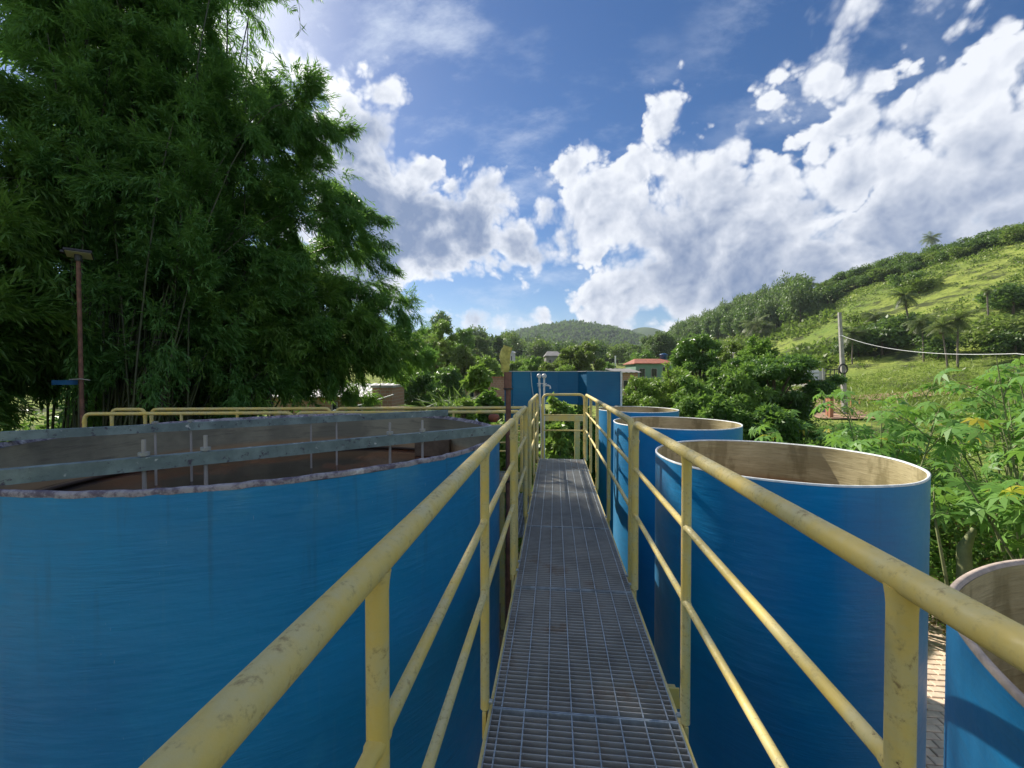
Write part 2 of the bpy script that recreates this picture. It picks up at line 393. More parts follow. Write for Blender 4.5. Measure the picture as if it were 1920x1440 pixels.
def qmesh(name, V4, tone, m):
    """mesh of loose quads from an (N,4,3) array with a per-face tone"""
    n = len(V4); me = bpy.data.meshes.new(name); me.vertices.add(4 * n); me.vertices.foreach_set('co', V4.astype(np.float32).ravel())
    me.loops.add(4 * n); me.loops.foreach_set('vertex_index', np.arange(4 * n, dtype=np.int32))
    me.polygons.add(n); me.polygons.foreach_set('loop_start', np.arange(0, 4 * n, 4, dtype=np.int32))
    me.update(calc_edges=True); a = me.attributes.new('tone', 'FLOAT', 'FACE'); a.data.foreach_set('value', tone.astype(np.float32))
    me.materials.append(m); return me
def unit(a): return a / np.maximum(np.linalg.norm(a, axis=-1, keepdims=True), 1e-9)
def leaves(base, d, L, Wd, rng, up=None, fold=.12):
    """rhombus leaves: base point, direction, length, width"""
    n = len(base); d = unit(d); r = rng.normal(size=(n, 3)) if up is None else up + rng.normal(size=(n, 3)) * .45
    s = unit(np.cross(d, r)); nr = np.cross(s, d); L = np.asarray(L).reshape(-1, 1); Wd = np.asarray(Wd).reshape(-1, 1)
    mid = base + d * L * .42 - nr * L * fold * 0
    tip = base + d * L - nr * L * fold
    return np.stack([base, mid + s * Wd / 2 + nr * Wd * .15, tip, mid - s * Wd / 2 + nr * Wd * .15], 1)
def crown_quads(rng, cents, rads, n, L, squash=.8, droop=.2, aspect=.42):
    """leaves spread through the outer part of a set of clumps"""
    cents = np.array(cents, float); rads = np.array(rads, float); w = rads ** 2; idx = rng.choice(len(cents), n, p=w / w.sum())
    u = unit(rng.normal(size=(n, 3))); rr = rads[idx, None] * (rng.random((n, 1)) ** .5) * (1 + np.abs(rng.normal(0, .13, (n, 1)))); sq = np.array([1, 1, squash])
    base = cents[idx] + u * rr * sq; d = unit(u * .8 + rng.normal(size=(n, 3)) * .7 + np.array([0, 0, -droop]))
    Ls = L * (.6 + .8 * rng.random(n)); tone = np.clip(rng.random(len(cents))[idx] * .45 + rng.random(n) * .5, 0, 1)
    return leaves(base, d, Ls, Ls * aspect, rng, up=u + np.array([0, 0, .8])), tone

# ------------------------------------------------------------------ terrain
TB = np.array([(-9000, 560, 150, 60), (300, 590, 120, 55), (800, 628, 140, 60), (900, 650, 180, 70), (960, 664, 260, 90), (1060, 676, 400, 140), (1180, 672, 400, 140),
               (1260, 645, 320, 110), (1400, 598, 240, 85), (1500, 562, 205, 75), (1600, 518, 185, 68), (1750, 480, 170, 62), (1920, 440, 160, 58), (2300, 400, 150, 55), (9000, 380, 150, 55)], float)
HILLS = [(1065, 616, 900, 132, 1.0), (1068, 607, 905, 42, 1), (1130, 622, 905, 60, 1), (960, 650, 850, 120, 1), (1180, 640, 900, 110, 1), (1215, 615, 1350, 60, 1), (1330, 640, 1300, 150, 1), (1000, 640, 430, 62, 1), (1290, 650, 700, 90, 1), (860, 655, 800, 110, 1)]
def sm(x): x = np.clip(x, 0, 1); return x * x * (3 - 2 * x)
def zt(x, y):
    x = np.asarray(x, float); y = np.asarray(y, float); r = np.hypot(x, y); az = np.arctan2(x, y) + YAW
    azc = np.clip(az, -1.45, 1.45); px = np.clip(960 + FPX * np.tan(azc), -8900, 8900)
    back = np.abs(az) > 1.45
    ysk, Dr, rf = (np.interp(px, TB[:, 0], TB[:, k]) for k in (1, 2, 3))
    cosk = np.maximum(np.cos(azc), .25)
    zr = 4 + (706 - ysk) / FPX * Dr * cosk
    b = np.clip((r - 25) * .05, 0, 8) * np.clip(r / 25, 0, 1)
    s = (r - rf) / (Dr - rf); z = b + np.maximum(zr - b, 0) * np.where(s < 1, sm(s * .5) * 2, 1 - .35 * sm((s - 1) / 1.5))
    z = z + np.clip((r - 60) / 80, 0, 1) * 1.3 * (np.sin(x * .043 + 1) * np.cos(y * .037) + .5 * np.sin(x * .11 + y * .09))
    hz = np.zeros_like(z)
    for (hx, hy, hd, sg, e) in HILLS:
        a0 = math.atan((hx - 960) / FPX) - YAW; cx, cyy = math.sin(a0) * hd, math.cos(a0) * hd; hh = 4 + (706 - hy) / FPX * hd * math.cos(a0 + YAW)
        ss = sg / FPX * hd * 1.05; q = ((x - cx) ** 2 + (y - cyy) ** 2) / (2 * ss * ss); hz = np.maximum(hz, hh * np.exp(-q * .75))
    hz = hz * (1 + .05 * np.sin(x * .021) * np.sin(y * .017 + 1)) * sm((r - 260) / 160)
    z = np.where(r > 300, np.maximum(z * (1 - .4 * sm((r - 450) / 500)), hz), z)
    return z
def zt1(x, y): return float(zt(x, y))
def hit(px, py):
    r = ray(px, py); k = 12.
    while k < 3000:
        p = CAM + r * k
        if p.z < zt1(p.x, p.y): return p
        k *= 1.012
    return CAM + r * 300
radii = np.concatenate([np.linspace(0, 24, 10), 25 * 1.032 ** np.arange(0, 140)])
azs = np.concatenate([np.linspace(-62, 62, 300) - math.degrees(YAW), np.linspace(62, 298, 90)[1:-1] - math.degrees(YAW)])
A, RR = np.meshgrid(np.radians(azs), radii[1:]); X = RR * np.sin(A); Y = RR * np.cos(A); Z = zt(X, Y)
na = len(azs); nr_ = len(radii) - 1; vs = np.stack([X, Y, Z], -1).reshape(-1, 3)
I = np.arange(nr_ - 1)[:, None] * na; J = np.arange(na)[None]; J2 = (J + 1) % na
fc = np.stack([I + J, I + J2, I + na + J2, I + na + J], -1).reshape(-1, 4)
me = bpy.data.meshes.new('ground')
vs = np.vstack([vs, [[0, 0, 0]]])
me.from_pydata(vs.tolist(), [], fc.tolist() + [(len(vs) - 1, (k + 1) % na, k) for k in range(na)]); me.polygons.foreach_set('use_smooth', [True] * len(me.polygons))
def ground_f(t, b, o):
    h = T(t); v = h.geo(); s = h.sep(v)
    n1 = h.noise(v, .035, 6, .6); n2 = h.noise(v, .6, 6, .65); n3 = h.noise(h.geo((1, 1, 3)), .16, 7, .7); n4 = h.noise(v, .012, 4)
    g = h.mix(h.st(n1, .35, .62), (.13, .20, .04), (.29, .34, .07))
    g = h.mix(h.st(n2, .4, .7), g, (.19, .25, .045)); g = h.mix(h.st(n3, .48, .62), g, (.07, .085, .03))
    g = h.mix(h.m('MULTIPLY', h.st(n2, .62, .74), h.st(n1, .5, .7)), g, (.27, .20, .08))
    r = h.n('ShaderNodeVectorMath', operation='LENGTH'); h.put(r.inputs[0], v); rr = r.outputs['Value']
    far = h.mix(h.st(n4, .50, .56), (.022, .05, .016), (.07, .12, .03))
    g = h.mix(h.st(rr, 500, 640), g, far)
    soil = h.mix(h.st(n2, .4, .6), (.33, .19, .11), (.20, .15, .08))
    g = h.mix(h.st(rr, 9, 16), soil, g)
    t.links.new(g, b.inputs['Base Color']); b.inputs['Roughness'].default_value = .95; b.inputs['Specular IOR Level'].default_value = .15
    h.bump(h.m('ADD', n3, h.m('MULTIPLY', n2, .4)), .8, 1.2, b)
me.materials.append(mat('pasture and soil', ground_f)); me.update()
tag(link('ground', me), kind='structure')

def drape(name, pts, w, m, off=.06):
    mb = MB(); L = []; 
    for i in range(len(pts) - 1):
        for k in range(8): t = k / 8; L.append(Vector(pts[i]).lerp(Vector(pts[i + 1]), t))
    L.append(Vector(pts[-1])); vs = []; nw = 6
    for i, p in enumerate(L):
        d = (L[min(i + 1, len(L) - 1)] - L[max(i - 1, 0)]).normalized(); s = Vector((d.y, -d.x))
        for j in range(nw + 1):
            q = p + s * w * (j / nw - .5); vs.append((q.x, q.y, zt1(q.x, q.y) + off))
    mb.add(vs, [(i * (nw + 1) + j, i * (nw + 1) + j + 1, (i + 1) * (nw + 1) + j + 1, (i + 1) * (nw + 1) + j) for i in range(len(L) - 1) for j in range(nw)], True)
    return tag(mb.build(name, m), kind='structure')
M_DIRT = plain('pinkish packed dirt', (.38, .24, .15), .95, .2, .7, 0, .3)
a = hit(1540, 770); b_ = hit(1500, 742); c_ = hit(1720, 742); e_ = hit(1640, 770)
drape('dirt_road', [(a.x - 1, a.y - 6), (a.x, a.y), (b_.x + 1, b_.y), (b_.x + 3, b_.y + 30)], 5, M_DIRT, .12)
drape('dirt_yard', [(b_.x + 2, b_.y - 6), (c_.x, c_.y), (c_.x + 8, c_.y + 2)], 4, M_DIRT, .18)

# paving beside the tanks, each block its own piece
pav = MB(); pav.add([(2.6, 2.5, .02), (8, 2.5, .02), (8, 9, .02), (2.6, 9, .02)], [(0, 1, 2, 3)])
M_SAND = plain('sandy joints', (.45, .32, .22), .95, .25, 8)
M_PAVER = plain('salmon paving block', (.72, .56, .41), .9, .18, 5, 0, .4)
pv = tag(pav.build('pavement', M_SAND), kind='structure')
rng = np.random.default_rng(5); rnd = random.Random(3)
pm = []
for k in range(4):
    mb = MB(); w, l, g_, c = .105, .215, .004, .008; h0 = .07
    x0, x1, y0, y1 = -l / 2 + g_, l / 2 - g_, -w / 2 + g_, w / 2 - g_
    vs = [(x0, y0, 0), (x1, y0, 0), (x1, y1, 0), (x0, y1, 0), (x0, y0, h0 - c), (x1, y0, h0 - c), (x1, y1, h0 - c), (x0, y1, h0 - c),
          (x0 + c, y0 + c, h0), (x1 - c, y0 + c, h0), (x1 - c, y1 - c, h0), (x0 + c, y1 - c, h0)]
    mb.add(vs, [(0, 1, 5, 4), (1, 2, 6, 5), (2, 3, 7, 6), (3, 0, 4, 7), (4, 5, 9, 8), (5, 6, 10, 9), (6, 7, 11, 10), (7, 4, 8, 11), (8, 9, 10, 11)])
    pm.append(mb.mesh('paving_block', M_PAVER))
cnt = 0
for j in range(34):
    for i in range(-3, 30):
        x = 3.1 + i * .218 + (.109 if j % 2 else 0); y = 4.2 + j * .108
        if abs(y - (x - 3.85) * 1.2 - 4.67) < .75 and cnt < 295:
            o = link('paving_block', pm[cnt % 4], pv, (x, y, -.02 + rnd.random() * .008)); o.rotation_euler.z = rnd.uniform(-.02, .02); cnt += 1

# ------------------------------------------------------------------ walkway
DZ = 2.565; X0, X1 = -.266, .513
wk = empty('walkway', (.12, 2.8, DZ), 'narrow elevated walkway of grey steel grating running between the blue tanks', 'walkway')
bays = [-.55, .62, 1.76, 2.81, 3.98, 5.2, 6.4, 7.28]
mb = MB().box(-(X1 - X0) / 2 + .004, (X1 - X0) / 2 - .004, -.002, .002, -.034, 0); bar_me = mb.mesh('bearing_bar', M_GALV)
pitch = .0275
for bi in range(len(bays) - 1):
    a, b = bays[bi] + .003, bays[bi + 1] - .003; cx = (X0 + X1) / 2; dz = rnd.uniform(-.002, .003)
    fr = MB(); fr.box(X0, X1, a, a + .005, DZ - .031, DZ + .0015); fr.box(X0, X1, b - .005, b, DZ - .031, DZ + .0015)
    fr.box(X0, X0 + .004, a + .005, b - .005, DZ - .031, DZ + .001); fr.box(X1 - .004, X1, a + .005, b - .005, DZ - .031, DZ + .001)
    g = fr.build('grating_panel', M_RODS, wk); g.location.z += dz; go = absloc(g)
    n = int((b - a - .01) / pitch); pt_ = (b - a - .01) / n; ys = [a + .005 + k * pt_ for k in range(1, n)]
    if bi == 0:
        allb = MB()
        for y in ys: allb.box(X0 + .004, X1 - .004, y - .002, y + .002, DZ - .03, DZ)
        allb.build('bearing_bars', M_GALV, wk)
    else:
        for y in ys:
            o = link('bearing_bar', bar_me, g, Vector((cx, y, DZ + rnd.uniform(-.0006, .0006))) - go)
    rod = MB().box(-.0026, .0026, a + .006, b - .006, -.006, .0025).mesh('cross_rod', M_RODS)
    for k in range(8):
        link('cross_rod', rod, g, Vector((-.226 + k * .1, 0, DZ)) - go)
for x in (X0 - .014, X1 + .002):
    mb = MB(); xo = -1 if x < 0 else 1
    mb.box(x, x + .012, -.6, 7.3, DZ - .16, DZ - .004)
    if xo < 0: mb.box(x - .03, x, -.6, 7.3, DZ - .165, DZ - .155); mb.box(x + .012, x + .05, -.6, 7.3, DZ - .16, DZ - .15)
    else: mb.box(x + .012, x + .042, -.6, 7.3, DZ - .165, DZ - .155); mb.box(x - .04, x, -.6, 7.3, DZ - .16, DZ - .15)
    mb.build('side_beam', M_YEL, wk)
for y in (-.4, 1.95, 4.15, 6.5):
    MB().box(X0 - .002, X1 + .002, y - .03, y + .03, DZ - .145, DZ - .034).build('cross_beam', M_YEL, wk)
for x, y in ((X0 + .03, 1.95), (X1 - .03, 1.95), (X0 + .03, 4.15), (X1 - .03, 4.15), (X0 + .03, 6.5), (X1 - .03, 6.5), (X0 + .03, -.4), (X1 - .03, -.4)):
    MB().box(x - .05, x + .05, y - .05, y + .05, 0, DZ - .17).build('support_post', M_YEL, wk)
for y in (2.15,):
    MB().box(X1 + .045, X1 + .11, y - .06, y + .06, DZ - .20, DZ - .165).box(X1 + .045, X1 + .10, y - .06, y - .05, DZ - .165, DZ - .10).build('bracket', M_YEL, wk)
MB().box(X0 - .11, X0 - .045, 3.5, 3.62, DZ - .3, DZ - .12).build('bracket', M_YEL, wk)

# ------------------------------------------------------------------ guard rails
HT, H1, H2 = 1.12, .815, .505
def bend(p0, p1, p2, n=7):
    return [p0 * (1 - t) ** 2 + p1 * 2 * t * (1 - t) + p2 * t * t for t in [k / n for k in range(n + 1)]]
def rail(label, A, B, zb, posts, endA=True, endB=True, rt=.024, rm=.0145, rp=.0195, side=1, hts=(HT, H1, H2), group='yellow pipe guard rails', plates=True, foot=.12):
    """rail from A to B (plan points), posts at fractions of it"""
    A = Vector((*A, 0)); B = Vector((*B, 0)); d = (B - A).normalized(); L = (B - A).length
    root = empty('guard_rail', (A.x, A.y, zb), label, 'railing', group)
    at = lambda s, z: A + d * s + Vector((0, 0, zb + z)); c = .09; path = []
    if endA: path += bend(at(0, hts[0] - c * 1.3), at(0, hts[0]), at(c, hts[0]))
    else: path += [at(0, hts[0])]
    if endB: path += bend(at(L - c, hts[0]), at(L, hts[0]), at(L, hts[0] - c * 1.3))
    else: path += [at(L, hts[0])]
    MB().tube(path, rt, 16).build('top_rail', M_YEL, root)
    for h in hts[1:]:
        pp = [at(0, h)]; pr_ = [rm]
        for s in sorted(posts):
            for o_, w_ in ((-rp - .008, 1.), (-rp - .001, 1.22), (rp + .001, 1.22), (rp + .008, 1.)):
                if 0.01 < s + o_ < L - .01: pp.append(at(s + o_, h)); pr_.append(rm * w_)
        pp.append(at(L, h)); pr_.append(rm)
        MB().tube(pp, pr_, 10).build('mid_rail', M_YEL, root)
    for s in posts:
        top = hts[0] - (c * 1.25 if (s < .01 and endA) or (s > L - .01 and endB) else .012)
        s = min(max(s, 0), L); rr = rp if 0.01 < s < L - .01 else (rt if (endA if s < .01 else endB) else rp)
        MB().tube([at(s, .0), at(s, .045), at(s, top - .035), at(s, top - .02), at(s, top)], [rr, rr, rr, rr * 1.06, rr * 1.22], 12).build('post', M_YEL, root)
        if plates:
            p = at(s, -.02); MB().box(p.x - .008, p.x + .008, p.y - .024, p.y + .024, zb - foot, zb - .002).build('foot_plate', M_YEL, root)
            q = at(s, .03); bo = MB().tube([q - Vector((side * (rr - .002), 0, 0)), q - Vector((side * (rr + .014), 0, 0))], .0095, 6)
            bo.build('bolt', M_RODS, root)
    return root
XL, XR = -.298, .540
rail('long yellow guard rail left of the walkway, nearest the camera, beside the big tank', (XL, -.6), (XL, 2.99), DZ, [.03, 1.27, 2.357, 3.59], endA=False, side=-1)
rail('short yellow guard rail left of the walkway, just past the brown pole', (XL, 3.13), (XL, 4.25), DZ, [0, 1.12], side=-1)
rail('yellow guard rail left of the walkway, the farthest one, ending by the standpipes', (XL, 5.0), (XL, 7.2), DZ, [0, 1.05, 2.2], side=-1)
rail('long near yellow guard rail right of the walkway, in front of the round tanks', (XR, -.6), (XR, 2.86), DZ, [.03, 1.302, 2.365, 3.46], endA=False, side=1)
rail('farther yellow guard rail right of the walkway, reaching the end barrier', (XR, 2.98), (XR, 7.2), DZ, [0, 1.24, 2.38, 3.32, 4.22], side=1)
# end barrier across the walkway
root = empty('end_barrier', (.155, 7.34, DZ), 'yellow pipe arch barrier closing the far end of the walkway', 'railing')
xa, xb = -.206, .520; Z = lambda z: Vector((0, 0, z))
pt = lambda x, z: Vector((x, 7.34, DZ + z)); c = .1
MB().tube([pt(xa, -.05)] + bend(pt(xa, HT - c), pt(xa, HT), pt(xa + c, HT)) + bend(pt(xb - c, HT), pt(xb, HT), pt(xb, HT - c)) + [pt(xb, -.05)], .022, 14).build('arch', M_YEL, root)
for h in (.76, .49): MB().tube([pt(xa, h), pt(xb, h)], .013, 10).build('mid_rail', M_YEL, root)
root = empty('support_frame', (.42, 7.9, 0), 'flat yellow steel post and beam standing just behind the end barrier', 'frame')
MB().box(-.25, .56, 7.9, 7.95, 3.16, 3.26).build('beam', M_YEL, root)
MB().box(.375, .475, 7.9, 7.95, 0, 3.155).build('post', M_YEL, root)

# side platform and its two lines of rails behind the big tank
zp = 3.45 - HT
LNa = P(165, 776, z=3.45); LNb = P(975, 772, z=3.45); LFb = P(985, 766.5, z=3.45)
u = (LNb - LNa); u.z = 0; Ls = u.length; u.normalize(); nrm = Vector((-u.y, u.x, 0))
wd = 1.0
def sd(s, off): q = LNa + u * s + nrm * off; return (q.x, q.y)
def seg(label, s0, s1, off, posts, e0=True, e1=True):
    return rail(label, sd(s0, off), sd(s1, off), zp, posts, e0, e1, rt=.026, plates=False, group='yellow rails round the side platform')
kx = Ls / 5.9
def sx(px):      # distance along the near rail line where it meets a direction
    r = ray(px, 770); n2 = Vector((-u.y, u.x)); q = LNa.xy; k = (q.dot(n2)) / (r.xy.dot(n2)); return (r.xy * k - q).dot(u.xy)
def sxf(px, off):
    r = ray(px, 770); n2 = Vector((-u.y, u.x)); q = (LNa + nrm * off).xy; k = (q.dot(n2)) / (r.xy.dot(n2)); return (r.xy * k - q).dot(u.xy)
OF = .85
seg('yellow platform rail behind the big tank, near line, starting beside the lamp post', sx(158), sx(548), 0, [0, (sx(340) - sx(158)), (sx(445) - sx(158)), sx(548) - sx(158)])
seg('yellow platform rail behind the big tank, near line, running on to the walkway', sx(556), sx(978), 0, [0, sx(640) - sx(556), sx(850) - sx(556), sx(978) - sx(556)])
seg('yellow platform rail behind the big tank, far line, middle piece', sxf(284, OF), sxf(620, OF), OF, [0, sxf(445, OF) - sxf(284, OF), sxf(620, OF) - sxf(284, OF)])
seg('yellow platform rail behind the big tank, far line, running on to the walkway', sxf(630, OF), sxf(992, OF), OF, [0, sxf(800, OF) - sxf(630, OF), sxf(992, OF) - sxf(630, OF)])
seg('short yellow platform rail at the far left, far line', sxf(150, OF) + .5, sxf(272, OF), OF, [0, sxf(272, OF) - sxf(150, OF) - .5])
sp = empty('side_platform', (LNb.x, LNb.y, zp), 'lower grating platform branching left behind the big tank', 'platform')
mt = Matrix.Translation((LNa.x, LNa.y, 0)) @ Matrix.Rotation(math.atan2(u.y, u.x), 4, 'Z')
g = MB()
for k in range(int(Ls / .03)): g.box(k * .03, k * .03 + .004, .03, OF - .03, zp - .03, zp, mt)
g.build('grating_bars', M_GALV, sp)['kind'] = 'stuff'
g = MB()
for k in range(9): g.box(0, Ls, .04 + k * .096, .046 + k * .096, zp - .006, zp + .003, mt)
g.build('grating_rods', M_RODS, sp)
for off in (.0, OF - .03): MB().box(0, Ls + .1, off, off + .03, zp - .14, zp - .031, mt).build('side_beam', M_YEL, sp)
for s in (.3, 2.2, 4.1, Ls - .3):
    for off in (.02, OF - .06): MB().box(s, s + .06, off, off + .06, 0, zp - .141, mt).build('support_post', M_YEL, sp)
# grating landing joining the two
ld = empty('landing', (-.45, 5.2, zp), 'small grey grating landing beside the left edge of the walkway', 'platform')
g = MB()
for k in range(40): g.box(-.50, -.285, 4.35 + k * .04, 4.354 + k * .04, zp - .03, zp)
for k in range(6): g.box(-.50 + k * .04, -.494 + k * .04, 4.35, 5.95, zp - .006, zp + .003)
g.build('grating_panel', M_RODS, ld); MB().box(-.52, -.50, 4.34, 5.96, zp - .14, zp).build('side_beam', M_YEL, ld)
MB().box(-.51, -.46, 4.4, 4.45, 0, zp - .032).build('support_post', M_YEL, ld)

# ------------------------------------------------------------------ big open tank on the left
tcx, tcy, TR, tz = -2.50, 3.63, 1.995, 3.482
bt = empty('large_tank', (tcx, tcy, 0), 'wide open blue tank left of the walkway with two grey beams across it', 'tank')
wobr = lambda a, j: (.004 * math.sin(5 * a) + .003 * math.sin(13 * a + 1), 0)
def wrim(a, j): return (.004 * math.sin(5 * a) + .003 * math.sin(13 * a + 1) + .002 * math.sin(57 * a), .004 * math.sin(7 * a + 1) + .0015 * math.sin(41 * a) + .0012 * math.sin(97 * a + 2) + .0012 * math.sin(173 * a))
MB().ring([(TR, z) for z in np.linspace(0, tz - .03, 14)], 160, (tcx, tcy), wobr).build('wall', M_BLUE2, bt)
MB().ring([(TR + .001, tz - .031), (TR + .004, tz - .012), (TR - .002, tz - .004), (TR - .016, tz - .001), (TR - .026, tz - .012), (TR - .04, tz - .035)], 260, (tcx, tcy), wrim).build('rim', M_RIM, bt)
MB().ring([(TR - .04, tz - .034), (TR - .04, 2.7)], 160, (tcx, tcy), wobr).build('lining', M_GREYIN, bt)
MB().ring([(TR - .039, 3.02), (TR - .07, 3.045), (TR - .075, 3.015)], 120, (tcx, tcy)).build('ledge', M_GREYIN, bt)
mb = MB(); nn_ = 96; mb.add([(tcx, tcy, 3.0)] + [(tcx + (TR - .041) * math.cos(2 * math.pi * k / nn_), tcy + (TR - .041) * math.sin(2 * math.pi * k / nn_), 3.0) for k in range(nn_)], [(0, 1 + k, 1 + (k + 1) % nn_) for k in range(nn_)])
mb.build('water', M_WATER, bt)
q = P(812, 836, Y=5.12); MB().box(q.x - .22, q.x + .22, q.y - .06, q.y + .10, 3.005, q.z + .08).build('overflow_box', M_TRUNK, bt)
def on_circle(p, d):      # walk from p along d until leaving the tank rim
    k = 0
    while math.hypot(p.x + d.x * k - tcx, p.y + d.y * k - tcy) < TR + .02: k += .01
    return p + d * k
bz = tz + .045
mid2 = P(300, 866, z=bz); e2 = P(930, 806, z=bz); d2 = (e2 - mid2).normalized(); A2, B2 = on_circle(mid2, -d2), on_circle(mid2, d2)
mid1 = P(400, 797, z=bz); e1 = P(740, 779, z=bz); d1 = (e1 - mid1).normalized(); A1, B1 = on_circle(mid1, -d1), on_circle(mid1, d1)
for (A_, B_, nm, pxs) in ((A2, B2, 2, (269, 385, 731, 792)), (A1, B1, 1, (291, 358, 583, 631))):
    bm = MB().bar(A_, B_, .06, .072)
    beam = bm.build('cross_beam', M_BEAM, bt)
    dd = (B_ - A_)
    for px in pxs:
        r = ray(px, 800); nx = Vector((-dd.y, dd.x)); k = A_.xy.dot(nx) / r.xy.dot(nx); q = Vector((r.x * k, r.y * k, 0))
        up = .13 if nm == 2 else .05
        rod = MB().tube([q + Z(2.75), q + Z(bz + up)], .010, 8); rod.build('hanger_rod', M_CONC, beam)
        MB().tube([q + Z(bz + .043), q + Z(bz + .062)], .026, 6).build('nut', M_GALV, beam)

# ------------------------------------------------------------------ round tanks on the right
TK = [('T4', 1.846, .634, .979, 4 - .62, 'blue open round tank cut off by the lower right corner, nearest the camera'),
      ('T3', 1.905, 3.84, .975, 4 - .70, 'large blue open round tank in the middle right beside the walkway'),
      ('T2', 1.93, 6.95, .965, 4 - .735, 'blue open round tank behind the nearest large one, second from the far end'),
      ('T1', 1.93, 10.05, .92, 4 - .765, 'farthest blue open round tank, in front of the raised blue channel tank')]
for i, (nm, x, y, r, z, lab) in enumerate(TK):
    root = empty('round_tank', (x, y, 0), lab, 'tank', 'blue round tanks right of the walkway')
    wv = (lambda a, j, i=i: (.006 * math.sin(3 * a + i) + .003 * math.sin(11 * a + i), 0))
    MB().ring([(r, zz) for zz in np.linspace(0, z - .012, 12)], 128, (0, 0), wv).build('wall', M_BLUE, root, (0, 0, 0))
    wr = (lambda a, j, i=i: (.006 * math.sin(3 * a + i) + .003 * math.sin(11 * a + i) + 0, .002 * math.sin(3 * a + i)))
    MB().ring([(r + .0015, z - .0125), (r + .001, z), (r - .011, z + .001), (r - .0175, z - .010)], 200, (0, 0), wr).build('rim', M_WHITE if i else M_TANRIM, root, (0, 0, 0))
    mi = mat('tan tank lining %s' % nm, inner_f((.52, .46, .27), (.38, .33, .18), (.64, .58, .35), z - (.33 if i == 1 else .5 if i == 0 else .3)))
    MB().ring([(r - .0175, z - .011), (r - .0175, z - 1.35)], 128, (0, 0), wv).build('lining', mi, root, (0, 0, 0))
    mb = MB(); mb.add([(0, 0, z - .95)] + [((r - .0178) * math.cos(2 * math.pi * k / 64), (r - .0178) * math.sin(2 * math.pi * k / 64), z - .95) for k in range(64)], [(0, 1 + k, 1 + (k + 1) % 64) for k in range(64)])
    mb.build('sediment', M_SLUDGE, root, (0, 0, 0))

# ------------------------------------------------------------------ raised channel tank at the end
ct = empty('channel_tank', (.2, 12.4, 0), 'long blue raised tank with folded panel walls beyond the end of the walkway', 'tank')
ztp = 4.14
def slab(mb, pts, z0, z1, th=.03):
    for (xa, ya), (xb, yb) in zip(pts[:-1], pts[1:]):
        mb.add([(xa, ya, z0), (xb, yb, z0), (xb, yb, z1), (xa, ya, z1)], [(0, 1, 2, 3)])
xs = lambda px: P(px, 700, Y=12.0).x
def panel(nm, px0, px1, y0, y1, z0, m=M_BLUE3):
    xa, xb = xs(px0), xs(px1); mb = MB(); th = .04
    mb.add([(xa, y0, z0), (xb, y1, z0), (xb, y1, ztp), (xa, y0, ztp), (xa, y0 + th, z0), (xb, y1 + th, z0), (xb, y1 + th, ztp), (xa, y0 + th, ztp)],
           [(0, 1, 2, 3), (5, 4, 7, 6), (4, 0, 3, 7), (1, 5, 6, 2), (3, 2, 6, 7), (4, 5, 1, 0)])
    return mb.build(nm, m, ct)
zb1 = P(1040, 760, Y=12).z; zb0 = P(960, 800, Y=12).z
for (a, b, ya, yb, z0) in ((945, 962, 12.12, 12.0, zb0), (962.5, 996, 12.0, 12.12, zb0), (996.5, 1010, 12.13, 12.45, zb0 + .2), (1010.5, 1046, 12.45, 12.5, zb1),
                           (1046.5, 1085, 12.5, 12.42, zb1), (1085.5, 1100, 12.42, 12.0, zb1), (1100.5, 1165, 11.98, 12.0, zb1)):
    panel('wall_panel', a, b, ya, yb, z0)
MB().box(xs(1163), xs(1166.5), 11.955, 11.975, zb1, ztp).build('edge_strip', M_WHITE, ct)
mb = MB(); bpts = [(945, 12.12), (962, 12.0), (996, 12.12), (1010, 12.45), (1046, 12.5), (1085, 12.42), (1100, 12.0), (1165, 12.0)]
for (a, ya), (b, yb) in zip(bpts[:-1], bpts[1:]): mb.bar((xs(a), ya, ztp + .012), (xs(b), yb, ztp + .012), .05, .018)
mb.build('rim', M_PVC, ct)
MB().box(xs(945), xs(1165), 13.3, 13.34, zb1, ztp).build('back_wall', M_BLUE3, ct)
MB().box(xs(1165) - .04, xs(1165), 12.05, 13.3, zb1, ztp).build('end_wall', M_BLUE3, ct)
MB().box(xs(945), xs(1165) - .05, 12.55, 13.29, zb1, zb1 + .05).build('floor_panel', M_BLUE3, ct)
for px, y in ((955, 12.7), (1000, 12.9), (1090, 12.9), (1155, 12.7)):
    MB().box(xs(px) - .06, xs(px) + .06, y - .06, y + .06, 0, zb0 if px < 1005 else zb1 - .002).build('support_post', M_CONC, ct)
seam = MB().tube([(xs(995), 12.085, ztp - .02), (xs(997), 12.09, ztp - .4), (xs(1002), 12.14, ztp - .95), (xs(1003), 12.16, ztp - 1.2)], .012, 6)
seam.build('pale_seam', M_PVC, ct)
MB().add([(xs(1097), 11.97, ztp - .15), (xs(1100), 11.97, ztp - .15), (xs(1099.5), 11.97, ztp - .27)], [(0, 1, 2)])

